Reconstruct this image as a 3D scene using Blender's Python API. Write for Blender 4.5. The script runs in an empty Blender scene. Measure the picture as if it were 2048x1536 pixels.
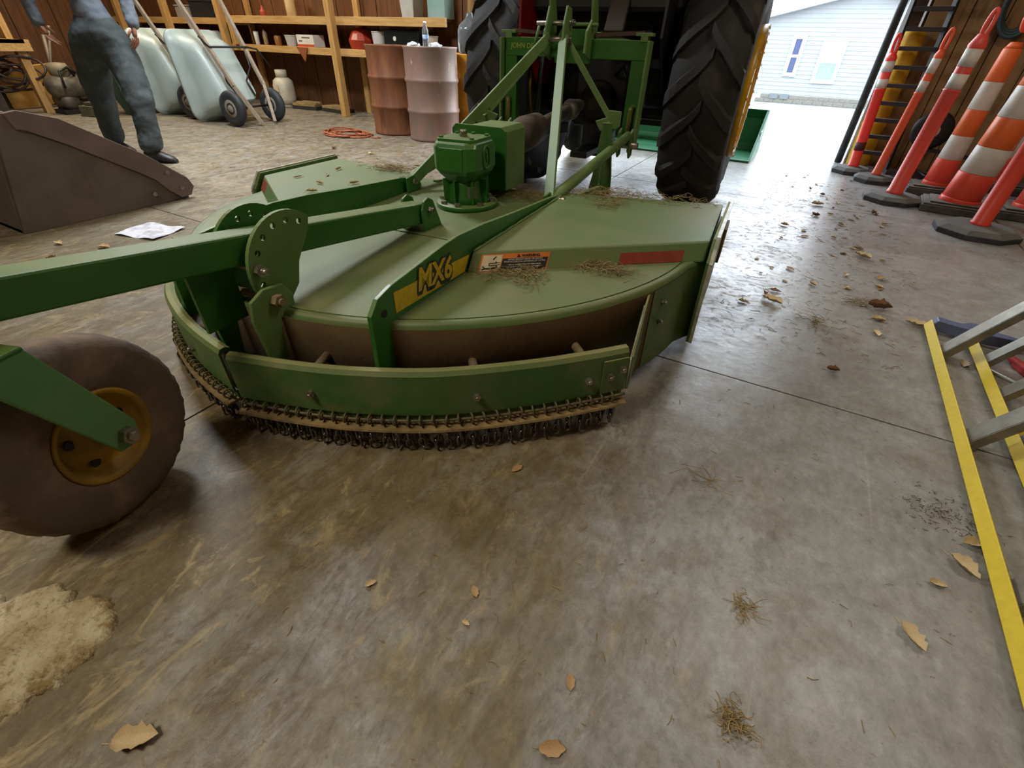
import bpy, bmesh, math, random
from math import sin, cos, pi, radians, sqrt, atan2
from mathutils import Vector, Matrix
random.seed(7)
S = bpy.context.scene
COL = S.collection
V = Vector

# ------------------------------------------------------------------ camera, light, exposure
def setup():
    F_PX, PITCH, ROLL, H, YAW = 920.0, radians(36.6), radians(1.95), 0.94, radians(28.4)
    fw = V((0, cos(PITCH), -sin(PITCH))); r0 = V((1, 0, 0)); u0 = r0.cross(fw)
    r = r0*cos(ROLL)+u0*sin(ROLL); u = -r0*sin(ROLL)+u0*cos(ROLL)
    Z = Matrix.Rotation(YAW, 3, 'Z'); r = Z@r; u = Z@u; fw = Z@fw
    cam = bpy.data.cameras.new('camera'); co = bpy.data.objects.new('camera', cam); COL.objects.link(co)
    cam.sensor_width = 36; cam.lens = 36*F_PX/2048; cam.clip_start = .02; cam.clip_end = 200
    M = Matrix((r, u, -fw)).transposed().to_4x4(); M.translation = V((0, 0, H)); co.matrix_world = M
    S.camera = co
    S.view_settings.view_transform = 'Standard'; S.view_settings.look = 'None'
    S.view_settings.exposure = 0.58; S.view_settings.gamma = 1; S.view_settings.use_curve_mapping = False
    w = bpy.data.worlds.new('overcast_sky'); S.world = w; w.use_nodes = True
    n = w.node_tree.nodes; l = w.node_tree.links
    bg = n['Background']; bg.inputs[1].default_value = 5.6
    tc = n.new('ShaderNodeTexCoord'); sx = n.new('ShaderNodeSeparateXYZ'); mr = n.new('ShaderNodeMapRange'); cr = n.new('ShaderNodeMix'); cr.data_type = 'RGBA'
    l.new(tc.outputs['Generated'], sx.inputs[0]); l.new(sx.outputs[2], mr.inputs[0]); mr.inputs[1].default_value = 0; mr.inputs[2].default_value = .8
    cr.inputs[6].default_value = (.93, .97, 1.0, 1); cr.inputs[7].default_value = (.66, .81, 1.0, 1)
    l.new(mr.outputs[0], cr.inputs[0]); l.new(cr.outputs[2], bg.inputs[0])
    def area(name, loc, size, power, col, sizey=None, rot=(0, 0, 0)):
        a = bpy.data.lights.new(name, 'AREA'); a.shape = 'RECTANGLE'; a.size = size; a.size_y = sizey or size
        a.energy = power; a.color = col
        o = bpy.data.objects.new(name, a); COL.objects.link(o); o.location = loc; o.rotation_euler = rot
    warm = (1.0, .84, .62)
    area('shop_and_fill_light', (-4.5, 2.7, 3.45), 1.3, 150, (.88, .94, 1.0), .6)  # added cool fill, stands in for daylight on the left floor
    area('shop_and_fill_light', (-8.2, 4.0, 3.45), 1.2, 75, warm, .5)
    area('shop_and_fill_light', (-5.4, 5.3, 3.45), 1.2, 22, warm, .3)
    area('shop_and_fill_light', (-1.6, -1.2, 3.45), 1.2, 60, (1.0, .90, .74), .5)
    area('shop_and_fill_light', (1.2, 2.6, 3.45), 1.2, 20, (1.0, .93, .82), .5)
setup()

# ------------------------------------------------------------------ materials
def srgb(h):
    if isinstance(h, str):
        h = h.lstrip('#'); c = [int(h[i:i+2], 16)/255 for i in (0, 2, 4)]
    else: c = h
    return tuple((x/12.92 if x <= .04045 else ((x+.055)/1.055)**2.4) for x in c)+(1,)
MATS = {}
def mat(name, c1, c2=None, rough=.5, metal=0., scale=6, lo=.4, hi=.65, bump=0., bscale=40, dust=None, damt=.6, spec=.5,
        c3=None, s3=3, l3=.5, h3=.6, trans=0, stretch=(1, 1, 1), emit=None, coat=0, rvar=0):
    if name in MATS: return MATS[name]
    m = bpy.data.materials.new(name); m.use_nodes = True; MATS[name] = m
    n = m.node_tree.nodes; l = m.node_tree.links; b = n['Principled BSDF']
    b.inputs['Roughness'].default_value = rough; b.inputs['Metallic'].default_value = metal
    b.inputs['Specular IOR Level'].default_value = spec
    if coat: b.inputs['Coat Weight'].default_value = coat; b.inputs['Coat Roughness'].default_value = .12
    if trans: b.inputs['Transmission Weight'].default_value = trans; b.inputs['IOR'].default_value = 1.35
    tc = n.new('ShaderNodeTexCoord'); mp = n.new('ShaderNodeMapping'); mp.inputs['Scale'].default_value = stretch
    l.new(tc.outputs['Object'], mp.inputs[0])
    def noise(s, detail=5, ro=.55):
        t = n.new('ShaderNodeTexNoise'); t.inputs['Scale'].default_value = s; t.inputs['Detail'].default_value = detail
        t.inputs['Roughness'].default_value = ro; l.new(mp.outputs[0], t.inputs[0]); return t.outputs[0]
    def ramp(src, a, z):
        r = n.new('ShaderNodeMapRange'); r.inputs[1].default_value = a; r.inputs[2].default_value = z; l.new(src, r.inputs[0]); return r.outputs[0]
    def mix(fac, A, B):
        x = n.new('ShaderNodeMix'); x.data_type = 'RGBA'
        if isinstance(fac, float): x.inputs[0].default_value = fac
        else: l.new(fac, x.inputs[0])
        for k, q in ((6, A), (7, B)):
            if isinstance(q, tuple): x.inputs[k].default_value = q
            else: l.new(q, x.inputs[k])
        return x.outputs[2]
    cur = srgb(c1)
    if c2: cur = mix(ramp(noise(scale), lo, hi), cur, srgb(c2))
    if c3: cur = mix(ramp(noise(s3, 8, .65), l3, h3), cur, srgb(c3))
    if dust:
        g = n.new('ShaderNodeNewGeometry'); s = n.new('ShaderNodeSeparateXYZ'); l.new(g.outputs['Normal'], s.inputs[0])
        up = ramp(s.outputs[2], .35, .95); mu = n.new('ShaderNodeMath'); mu.operation = 'MULTIPLY'
        l.new(up, mu.inputs[0]); q = ramp(noise(5, 6, .6), .25, .7); mu2 = n.new('ShaderNodeMath'); mu2.operation = 'MULTIPLY_ADD'
        l.new(q, mu2.inputs[0]); mu2.inputs[1].default_value = damt*.6; mu2.inputs[2].default_value = damt*.4
        l.new(mu2.outputs[0], mu.inputs[1]); cur = mix(mu.outputs[0], cur, srgb(dust))
        rr = n.new('ShaderNodeMath'); rr.operation = 'MULTIPLY_ADD'; l.new(mu.outputs[0], rr.inputs[0]); rr.inputs[1].default_value = .35; rr.inputs[2].default_value = rough
        l.new(rr.outputs[0], b.inputs['Roughness'])
    elif rvar:
        q = ramp(noise(4, 6, .6), .3, .7); rr = n.new('ShaderNodeMath'); rr.operation = 'MULTIPLY_ADD'; l.new(q, rr.inputs[0]); rr.inputs[1].default_value = rvar; rr.inputs[2].default_value = rough
        l.new(rr.outputs[0], b.inputs['Roughness'])
    if isinstance(cur, tuple): b.inputs['Base Color'].default_value = cur
    else: l.new(cur, b.inputs['Base Color'])
    if emit: b.inputs['Emission Color'].default_value = srgb(emit); b.inputs['Emission Strength'].default_value = 1
    if bump:
        bp = n.new('ShaderNodeBump'); bp.inputs['Strength'].default_value = bump; bp.inputs['Distance'].default_value = .01
        l.new(noise(bscale, 6, .6), bp.inputs['Height']); l.new(bp.outputs[0], b.inputs['Normal'])
    return m

GREEN = mat('green_paint', '#28601f', '#306b27', rough=.34, scale=4, dust='#777b47', damt=.75, coat=.15, bump=.04, bscale=60)
GREEND = mat('dusty_deck_green', '#436430', '#527140', rough=.42, scale=2.2, lo=.35, hi=.7, dust='#7a7950', damt=.6, c3='#736d45', s3=1.7, l3=.5, h3=.75, bump=.05, bscale=80)
GREENS = mat('dusty_frame_green', '#55733a', '#638046', rough=.5, scale=5, dust='#7d8150', damt=.5, bump=.04)
GUARDG = mat('guard_green', '#3a6129', '#5c6b40', rough=.48, scale=6, lo=.42, hi=.7, dust='#96905f', damt=.9, c3='#756f48', s3=4, l3=.52, h3=.72, bump=.06)
SKIRT = mat('mud_stained_skirt', '#5f4b32', '#6e5b3d', rough=.75, scale=5, c3='#54602f', s3=2.2, l3=.58, h3=.75, bump=.15, bscale=50, dust='#86894f', damt=.9)
LIP = mat('dirt_caked_lip', '#8d774d', '#6d5a38', rough=.9, scale=14, bump=.5, bscale=60)
STEEL = mat('bolt_steel', '#a8a398', '#7c715f', rough=.38, metal=.85, scale=30)
RUSTB = mat('dull_rod', '#7b6a4d', '#5f5038', rough=.7, scale=20, bump=.2)
CHAIN = mat('chain_steel', '#787370', '#3a3633', rough=.25, metal=.8, scale=40)
CHAIND = mat('dirty_chain_ring', '#6a6244', '#4c4630', rough=.6, metal=.3, scale=40)
BLACK = mat('black_part', '#0d0d0d', '#171615', rough=.5, scale=6)
RUBBER = mat('tractor_rubber', '#161514', '#25211d', rough=.8, scale=5, c3='#4e4638', s3=2.5, l3=.56, h3=.8, bump=.25, bscale=25)
TRUBBER = mat('tail_wheel_rubber', '#574b40', '#685647', rough=.85, scale=8, c3='#857057', s3=4, l3=.52, h3=.7, bump=.5, bscale=24)
YEL = mat('wheel_yellow', '#a8811b', '#7d5f1c', rough=.6, scale=8, c3='#6b5433', s3=5, l3=.5, h3=.7, bump=.15)
YELR = mat('tractor_rim_yellow', '#d9a716', '#b98a14', rough=.35, scale=10, bump=.05)
DECAL_Y = mat('decal_yellow', '#c9ad22', '#b99a1e', rough=.45, scale=60)
DECAL_K = mat('decal_dark', '#2b3026', rough=.5)
DECAL_G = mat('decal_dark_green', '#34492f', '#3b5233', rough=.5, scale=5)
ORANGE_L = mat('label_orange', '#c9702b', '#b9662a', rough=.5, scale=30)
CREAM = mat('label_cream', '#cdbd9a', '#bfae8a', rough=.6, scale=20)
LBLK = mat('label_black', '#1f1c18', rough=.5)
WHITET = mat('label_text', '#c9bfae', rough=.6)
REDR = mat('reflector_red', '#7c2f1f', '#8a3a26', rough=.45, scale=20)
WORN = mat('worn_edge', '#b9b7a8', '#8f8f7c', rough=.45, metal=.3, scale=30)
STRAW = mat('straw', '#a48a58', '#8c7446', rough=.9, scale=90)
GRASSD = mat('dried_grass', '#978456', '#75623b', rough=.9, scale=60)

# ------------------------------------------------------------------ mesh helpers
class MB:
    def __init__(s): s.v = []; s.f = []; s.sm = []
    def add(s, vs, fs, smooth=False):
        o = len(s.v); s.v += [tuple(p) for p in vs]; s.f += [tuple(i+o for i in f) for f in fs]; s.sm += [smooth]*len(fs); return s
    def box(s, a, b, M=None):
        x0, y0, z0 = a; x1, y1, z1 = b
        vs = [V(p) for p in ((x0,y0,z0),(x1,y0,z0),(x1,y1,z0),(x0,y1,z0),(x0,y0,z1),(x1,y0,z1),(x1,y1,z1),(x0,y1,z1))]
        if M: vs = [M@p for p in vs]
        return s.add(vs, [(3,2,1,0),(4,5,6,7),(0,1,5,4),(1,2,6,5),(2,3,7,6),(3,0,4,7)])
    def bar(s, p, q, w, h, up=V((0,0,1))):
        p, q = V(p), V(q); d = (q-p).normalized(); up = V(up)
        x = d.cross(up)
        if x.length < 1e-4: x = d.cross(V((1,0,0)))
        x.normalize(); y = x.cross(d)
        vs = [e+x*a*w/2+y*b*h/2 for e in (p, q) for a, b in ((-1,-1),(1,-1),(1,1),(-1,1))]
        return s.add(vs, [(0,1,2,3),(7,6,5,4),(0,4,5,1),(1,5,6,2),(2,6,7,3),(3,7,4,0)])
    def prism(s, poly, axis, a, b, smooth=False):
        def mk(p, t):
            if axis == 'x': return (t, p[0], p[1])
            if axis == 'y': return (p[0], t, p[1])
            return (p[0], p[1], t)
        n = len(poly); vs = [mk(p, a) for p in poly]+[mk(p, b) for p in poly]
        return s.add(vs, [tuple(range(n))[::-1], tuple(range(n, 2*n))]+[(i, (i+1) % n, n+(i+1) % n, n+i) for i in range(n)], smooth)
    def tube(s, path, r, n=10, closed=False, cap=True, radii=None, smooth=True, scy=1):
        P = [V(p) for p in path]; m = len(P); rings = []; up = None
        for i, p in enumerate(P):
            if closed: d = P[(i+1) % m]-P[i-1]
            else: d = P[min(i+1, m-1)]-P[max(i-1, 0)]
            d.normalize()
            if up is None:
                up = V((0,0,1)) if abs(d.z) < .9 else V((1,0,0))
            x = d.cross(up); x.normalize(); y = x.cross(d); up = y
            rr = radii[i] if radii else r
            rings.append([p+x*cos(t)*rr+y*sin(t)*rr*scy for t in [2*pi*k/n for k in range(n)]])
        vs = [p for ring in rings for p in ring]; fs = []
        for i in range(m if closed else m-1):
            j = (i+1) % m
            for k in range(n): fs.append((i*n+k, i*n+(k+1) % n, j*n+(k+1) % n, j*n+k))
        s.add(vs, fs, smooth)
        if cap and not closed: s.add(rings[0], [tuple(range(n))]); s.add(rings[-1], [tuple(range(n))[::-1]])
        return s
    def cyl(s, p, q, r, n=16, r2=None): return s.tube([p, q], r, n, radii=[r, r if r2 is None else r2])
    def lathe(s, prof, c=(0,0,0), axis='z', n=32, smooth=True, sy=1):
        c = V(c); rings = []
        for r, h in prof:
            ring = []
            for k in range(n):
                t = 2*pi*k/n; a, b = r*cos(t), r*sin(t)*sy
                ring.append(c+(V((a, b, h)) if axis == 'z' else V((h, a, b)) if axis == 'x' else V((b, h, a))))
            rings.append(ring)
        fs = []
        for i in range(len(prof)-1):
            for k in range(n): fs.append((i*n+k, i*n+(k+1) % n, (i+1)*n+(k+1) % n, (i+1)*n+k))
        s.add([p for r in rings for p in r], fs, smooth)
        if prof[0][0] > 1e-4: s.add(rings[0], [tuple(range(n))[::-1]])
        if prof[-1][0] > 1e-4: s.add(rings[-1], [tuple(range(n))])
        return s
    def loft(s, rings, closed=True, cap=True, smooth=False):
        n = len(rings[0]); fs = []
        for i in range(len(rings)-1):
            for k in range(n if closed else n-1): fs.append((i*n+k, i*n+(k+1) % n, (i+1)*n+(k+1) % n, (i+1)*n+k))
        s.add([p for r in rings for p in r], fs, smooth)
        if cap: s.add(rings[0], [tuple(range(n))[::-1]]); s.add(rings[-1], [tuple(range(n))])
        return s
    def hexb(s, c, d, r=.012, h=.009, bolt=True):
        c = V(c); d = V(d).normalized(); s.tube([c, c+d*h], r, 6, smooth=False)
        if bolt: s.tube([c+d*h, c+d*(h+.008)], r*.55, 8)
        return s
    def mesh(s, name, m, weld=True):
        me = bpy.data.meshes.new(name); me.from_pydata(s.v, [], s.f)
        me.polygons.foreach_set('use_smooth', s.sm)
        if m: me.materials.append(m)
        bm = bmesh.new(); bm.from_mesh(me)
        if weld: bmesh.ops.remove_doubles(bm, verts=bm.verts, dist=1e-5)
        bmesh.ops.recalc_face_normals(bm, faces=bm.faces); bm.to_mesh(me); bm.free(); return me
    def build(s, name, m, parent=None, bevel=0, label=None, **k):
        o = bpy.data.objects.new(name, s.mesh(name, m)); COL.objects.link(o)
        if parent: o.parent = parent
        if bevel:
            b = o.modifiers.new('bevel', 'BEVEL'); b.width = bevel; b.segments = 2; b.limit_method = 'ANGLE'; b.angle_limit = radians(40)
        if label: o['label'] = label
        for a, c in k.items(): o[a] = c
        return o
def thing(name, label, cat, loc=(0,0,0), rz=0, group=None, rot=None):
    o = bpy.data.objects.new(name, None); COL.objects.link(o); o.location = loc; o.rotation_euler = rot or (0,0,rz)
    o.empty_display_size = .1
    o['label'] = label; o['category'] = cat
    if group: o['group'] = group
    return o
def tag(o, label, cat, group=None, loc=None, rz=None):
    o['label'] = label; o['category'] = cat
    if group: o['group'] = group
    if loc is not None: o.location = loc
    if rz is not None: o.rotation_euler.z = rz
    return o
def struct(name, mb, m, parent=None, **k):
    o = mb.build(name, m, parent, **k)
    if not parent: o['kind'] = 'structure'
    return o
def inst(src, parent, loc=None, rot=None, M=None):
    c = src.copy(); COL.objects.link(c); c.parent = parent
    if M is not None: c.matrix_local = M
    else:
        if loc is not None: c.location = loc
        if rot is not None: c.rotation_euler = rot
    return c
def copytree(o, parent=None):
    c = o.copy(); COL.objects.link(c); c.parent = parent
    for ch in list(o.children): copytree(ch, c)
    return c
def text(s, size, M, m, parent, name='lettering', depth=.0006, bold=0, shear=0, spacing=1):
    cu = bpy.data.curves.new(name, 'FONT'); cu.body = s; cu.size = size; cu.extrude = depth; cu.offset = bold; cu.shear = shear
    cu.align_x = 'CENTER'; cu.align_y = 'CENTER'; cu.resolution_u = 3; cu.space_character = spacing
    t = bpy.data.objects.new('tmp', cu); COL.objects.link(t); bpy.context.view_layer.update()
    me = bpy.data.meshes.new_from_object(t); bpy.data.objects.remove(t)
    me.materials.clear(); me.materials.append(m)
    o = bpy.data.objects.new(name, me); COL.objects.link(o); o.parent = parent; o.matrix_local = M
    return o
def frame(o, x, y):   # matrix from origin and two axes
    x = V(x).normalized(); z = x.cross(V(y)).normalized(); y = z.cross(x)
    M = Matrix((x, y, z)).transposed().to_4x4(); M.translation = V(o); return M
def catmull(pts, k=6):
    P = [V(p) for p in pts]; P = [2*P[0]-P[1]]+P+[2*P[-1]-P[-2]]; out = []
    for i in range(1, len(P)-2):
        a, b, c, d = P[i-1:i+3]
        for j in range(k):
            t = j/k; out.append(.5*((2*b)+(c-a)*t+(2*a-5*b+4*c-d)*t*t+(3*b-a-3*c+d)*t**3))
    out.append(P[-2]); return out
def arc(cx, cy, r, a0, a1, n): return [(cx+r*cos(radians(a0+(a1-a0)*i/n)), cy+r*sin(radians(a0+(a1-a0)*i/n))) for i in range(n+1)]

# ------------------------------------------------------------------ FLOOR
def floor_material():
    m = bpy.data.materials.new('stained_concrete'); m.use_nodes = True; n = m.node_tree.nodes; l = m.node_tree.links; b = n['Principled BSDF']
    geo = n.new('ShaderNodeNewGeometry'); POS = geo.outputs['Position']
    def noise(s, sc=(1,1,1), rot=0, det=6, ro=.6, dist=0):
        mp = n.new('ShaderNodeMapping'); mp.inputs['Scale'].default_value = sc; mp.inputs['Rotation'].default_value = (0,0,rot); l.new(POS, mp.inputs[0])
        t = n.new('ShaderNodeTexNoise'); t.inputs['Scale'].default_value = s; t.inputs['Detail'].default_value = det; t.inputs['Roughness'].default_value = ro; t.inputs['Distortion'].default_value = dist
        l.new(mp.outputs[0], t.inputs[0]); return t.outputs[0]
    def rg(src, a, z, lo=0, hi=1):
        r = n.new('ShaderNodeMapRange'); r.inputs[1].default_value = a; r.inputs[2].default_value = z; r.inputs[3].default_value = lo; r.inputs[4].default_value = hi; l.new(src, r.inputs[0]); return r.outputs[0]
    def mix(fac, A, B, mode='MIX'):
        x = n.new('ShaderNodeMix'); x.data_type = 'RGBA'; x.blend_type = mode
        if isinstance(fac, float): x.inputs[0].default_value = fac
        else: l.new(fac, x.inputs[0])
        for k, q in ((6, A), (7, B)):
            if isinstance(q, tuple): x.inputs[k].default_value = q
            else: l.new(q, x.inputs[k])
        return x.outputs[2]
    def mul(a, c, op='MULTIPLY'):
        x = n.new('ShaderNodeMath'); x.operation = op; l.new(a, x.inputs[0])
        if isinstance(c, float): x.inputs[1].default_value = c
        else: l.new(c, x.inputs[1])
        return x.outputs[0]
    base = mix(rg(noise(1.3), .3, .7), srgb('#8d8c88'), srgb('#a8a7a1'))
    base = mix(rg(noise(9, det=8), .35, .7), base, srgb('#84817a'))
    # brown dirt tracked around the tail wheel and left side of the floor
    sep = n.new('ShaderNodeSeparateXYZ'); l.new(POS, sep.inputs[0])
    gx = rg(mul(sep.outputs[0], mul(noise(.9), .8), 'ADD'), .85, -.45); 
    dirtn = noise(2.6, (1, 1, 1), .6, 8, .68, .4)
    dm = mul(rg(mul(dirtn, rg(gx, 0, 1, -.10, .17), 'ADD'), .44, .66), rg(sep.outputs[1], 2.6, .8, .35, 1))
    base = mix(dm, base, srgb('#736545'))
    mot = mul(rg(noise(7, (1.3, .8, 1), .3, 10, .75, .8), .42, .60), rg(gx, 0, 1, .12, .8)); base = mix(mot, base, srgb('#5c4f37'))
    ochre = mul(rg(noise(5, (1.8, .9, 1), .2, 8, .7, .6), .56, .68), rg(gx, 0, 1, .15, .9)); base = mix(ochre, base, srgb('#897754'))
    dark = rg(noise(3.4, (2.4, 1, 1), .2, 7, .7, .8), .60, .76, 0, .75); base = mix(dark, base, srgb('#4d4534'))
    # streaks of wiped grey
    st = mul(rg(noise(4, (3.2, .45, 1), radians(8), 7, .6), .54, .70, 0, .35), 1.0); base = mix(st, base, srgb('#96968c'))
    st2 = rg(noise(7, (7, .12, 1), radians(-14), 4, .5), .68, .73, 0, .4); base = mix(st2, base, srgb('#b1a993'))
    crud = mul(rg(noise(11, (1.9, .8, 1), .25, 10, .78, 1.5), .50, .60), rg(gx, 0, 1, .05, .8)); base = mix(crud, base, srgb('#5d4b30'))
    tanp = mul(rg(noise(8, (1.6, .8, 1), .15, 10, .75, 1.2), .55, .64), rg(gx, 0, 1, .05, .8)); base = mix(tanp, base, srgb('#a08d66'))
    fg = rg(noise(38, (1, .7, 1), .3, 9, .8), .35, .65, .74, 1.2); gm = n.new('ShaderNodeMix'); gm.data_type = 'RGBA'; gm.blend_type = 'MULTIPLY'; gm.inputs[0].default_value = 1; l.new(base, gm.inputs[6]); l.new(fg, gm.inputs[7]); base = gm.outputs[2]
    pit = rg(noise(46, det=3), .66, .74, 0, .7); base = mix(pit, base, srgb('#5a4a33'))
    # dried clippings stain along the aisle right of the cutter
    ax = rg(sep.outputs[0], .9, .1); ay = rg(sep.outputs[1], 1.2, 2.2)
    fine = mul(mul(rg(noise(16, (1, 2, 1), .4, 9, .75, 1.2), .50, .62), ax), ay)
    fine = mul(fine, rg(sep.outputs[1], 6.2, 4.6)); base = mix(mul(fine, .5), base, srgb('#8f7455'))
    l.new(base, b.inputs['Base Color'])
    r = rg(noise(3.1, (1, 1, 1), 0, 8, .7), .3, .7, .20, .42)
    r = mul(r, mul(dm, .22), 'ADD'); r = mul(r, mul(fine, .25), 'ADD'); l.new(r, b.inputs['Roughness'])
    bp = n.new('ShaderNodeBump'); bp.inputs['Strength'].default_value = .22; bp.inputs['Distance'].default_value = .006
    hh = mul(noise(22, (1, 1, 1), 0, 9, .7), mul(noise(3, det=4), 1.4), 'ADD'); l.new(hh, bp.inputs['Height']); l.new(bp.outputs[0], b.inputs['Normal'])
    return m
FLOORM = floor_material()
def build_floor():
    o = struct('floor', MB().box((-11.6, -4.2, -.2), (2.1, 6.5, -.03)), mat('joint_dark', '#3a342b', '#4a4236', rough=.9, scale=20))
    xs = [-11.6, -9.6, -6.85, -4.1, -1.35, 1.4, 2.1]; ys = [-4.2, -1.2, 1.56, 4.3, 6.5]; g = .0035
    for i in range(len(xs)-1):
        for j in range(len(ys)-1):
            MB().box((xs[i]+g, ys[j]+g, -.1), (xs[i+1]-g, ys[j+1]-g, 0)).build('slab', FLOORM, o)
build_floor()
WOODD = mat('dark_panel_board', '#6d431c', '#583414', rough=.7, scale=3, stretch=(6, 6, .6), c3='#3f2711', s3=5, l3=.5, h3=.75, bump=.1)
WALLBR = mat('brown_wall_board', '#94744c', '#80623c', rough=.8, scale=3, stretch=(3, 3, .8), c3='#523922', s3=3, l3=.52, h3=.7, bump=.2, bscale=15)
LUMB = mat('pine_lumber', '#c29a5e', '#ad8348', rough=.65, scale=3, stretch=(1.2, 12, 12), c3='#8f6a38', s3=1.2, l3=.6, h3=.8, bump=.08)
LUMBV = mat('pine_lumber_upright', '#c09658', '#a97f45', rough=.65, scale=3, stretch=(12, 12, 1.2), c3='#8f6a38', s3=1.2, l3=.6, h3=.8, bump=.08)
def build_room():
    bk = mat('wall_backing', '#3a2512', rough=.9)
    w = struct('wall_front', MB().box((-11.6, 6.16, -.2), (-3.75, 6.4, 3.6)).box((.62, 6.5, -.2), (2.1, 6.7, 3.6)).box((-3.75, 6.2, 3.05), (.62, 6.5, 3.6)), bk)
    x = -11.5; i = 0
    while x < -3.77:
        wd = min([.24, .19, .29, .22][i % 4], -3.75-x); d = [.03, .022, .034][i % 3]
        MB().box((x+.004, 6.16-d, 0), (x+wd-.004, 6.16, 3.58)).build('wall_board', WOODD, w); x += wd; i += 1
    x = .64; i = 0
    while x < 1.93:
        wd = [.3, .26][i % 2]; MB().box((x+.004, 6.47, 0), (min(x+wd, 1.98)-.004, 6.5, 3.58)).build('wall_board', WALLBR, w); x += wd; i += 1
    w = struct('wall_right', MB().box((2.0, -4.2, -.2), (2.1, 6.5, 3.6)), bk)
    y = -4.2; i = 0
    while y < 6.45:
        wd = [.42, .38, .45][i % 3]; MB().box((1.97-.01*(i % 2), y+.005, 0), (2.0, min(y+wd, 6.47)-.005, 3.58)).build('wall_board', WALLBR, w); y += wd; i += 1
    w = struct('wall_left', MB().box((-11.7, -4.2, -.2), (-11.6, 6.2, 3.6)), bk)
    for k in range(35):
        MB().box((-11.6, -4.2+k*.3+.004, 0), (-11.57-.008*(k % 2), -3.9+k*.3-.004, 3.58)).build('wall_board', WOODD, w)
    struct('wall_back', MB().box((-11.6, -4.3, -.2), (2.1, -4.2, 3.6)), WALLBR)
    struct('ceiling', MB().box((-11.7, -4.3, 3.6), (2.1, 6.7, 3.7)), mat('ceiling_boards', '#a08c6c', '#8a7658', rough=.8))
    # door frame with roller track
    d = struct('door_1', MB().box((.47, 6.47, 0), (.60, 6.5, 3.05)), mat('door_frame', '#4f3630', '#3c2824', rough=.6))
    MB().cyl((.405, 6.40, .005), (.405, 6.40, 3.0), .034, 14).build('roller_track', mat('track_black', '#33383c', '#1e2124', rough=.45, scale=10), d)
    MB().box((.455, 6.36, 0), (.475, 6.44, 3.0)).build('weather_strip', mat('white_strip', '#b9bcbc', '#8e9294', rough=.5), d)
build_room()
def build_outside():
    con = mat('apron_concrete', '#8c8c89', '#858583', rough=.8, scale=.8, c3='#7b7b79', s3=.5, l3=.52, h3=.6)  # the concrete's own grey, varied by noise
    struct('ground', MB().loft([[V((-30, y, z)), V((30, y, z)), V((30, y, z-.3)), V((-30, y, z-.3))] for y, z in ((6.5, -.005), (10, -.05), (20, -.62), (28.4, -1.03), (60, -1.1))], smooth=False), con)
    sid = mat('grey_siding', '#85898b', '#808486', rough=.6, scale=1); wh = mat('white_trim', '#c4c8ca', rough=.5)
    h = thing('house', 'pale grey lap-sided gabled house across the concrete drive', 'house', (0, 28.4, 0))
    x0, x1, zb, ze = -8.5, 5.2, -.66, 2.15; px, pz = .75, 3.05
    sidm = MB(); z = zb; st = .155
    def roof_z(x): return pz-(abs(x-px))*(.24)
    while z < pz-.02:
        hw = min((pz-z)/.24, 99); a, b = max(x0, px-hw), min(x1, px+hw)
        zt = min(z+st, pz); a2, b2 = max(x0, px-max(0, (pz-zt)/.24)), min(x1, px+max(0, (pz-zt)/.24))
        sidm.add([(a,0,z),(b,0,z),(b2,.018,zt),(a2,.018,zt),(a,.06,z),(b,.06,z),(b2,.06,zt),(a2,.06,zt)], [(0,1,2,3),(4,7,6,5),(0,4,5,1),(3,2,6,7),(0,3,7,4),(1,5,6,2)]); z += st
    sidm.build('siding', sid, h, kind='stuff')
    MB().box((x0, .06, zb), (x1, 9, 1.0)).build('wall', sid, h)
    for sgn in (-1, 1):
        xe = px+sgn*7.6
        MB().bar((px, -.2, pz+.07), (xe, -.2, roof_z(xe)+.07), .5, .2, up=(0,0,1)).build('fascia', wh, h)
        MB().add([(px,-.4,pz+.16),(xe,-.4,roof_z(xe)+.16),(xe,9,roof_z(xe)+.16),(px,9,pz+.16),(px,-.4,pz+.2),(xe,-.4,roof_z(xe)+.2),(xe,9,roof_z(xe)+.2),(px,9,pz+.2)], [(0,1,2,3),(4,7,6,5),(0,4,5,1),(1,5,6,2),(2,6,7,3),(3,7,4,0)]).build('roof', mat('roof_shingle', '#8c8c8c', '#808080', rough=.8, scale=3), h)
    for (a, b, z0, z1, dark) in ((-1.75, -1.2, .02, 1.55, 1), (-.52, .42, -.18, 1.42, 0), (-4.6, -3.6, 0, 1.5, 0)):
        f = MB(); t = .15
        f.box((a, -.06, z0), (a+t, .02, z1)).box((b-t, -.06, z0), (b, .02, z1)).box((a+t+.002, -.058, z1-t), (b-t-.002, .02, z1)).box((a+t+.002, -.058, z0), (b-t-.002, .02, z0+t)).box((a+t+.002, -.04, (z0+z1)/2-.05), (b-t-.002, .02, (z0+z1)/2+.05))
        w = f.build('window', wh, h)
        MB().box((a+t, -.02, z0+t), (b-t, 0, (z0+z1)/2-.05)).build('pane', mat('pane_blue', '#434a68' if dark else '#bfd6dc', rough=.2) if dark else mat('pane_pale', '#7b989f', rough=.2), w)
        MB().box((a+t, -.02, (z0+z1)/2+.05), (b-t, 0, z1-t)).build('pane', mat('pane_blue', '#434a68', rough=.2) if dark else mat('pane_white', '#c0c4c4', rough=.3), w)
    MB().box((x0, .02, -1.2), (x1, .3, zb)).build('foundation', mat('mortar', '#9a9a92', rough=.9), h)
    fm = mat('foundation_stone', '#6e6a60', '#5f5c54', rough=.85, scale=8)
    blk = MB().box((.01, -.02, .01), (.40, .05, .15)).mesh('foundation_block', fm)
    for r in range(2):
        for k in range(22):
            o = bpy.data.objects.new('foundation_block', blk); COL.objects.link(o); o.parent = h; o.location = (-2.6+k*.415+.2*(r % 2), 0, -1.02+r*.17)
    v = MB()
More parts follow.
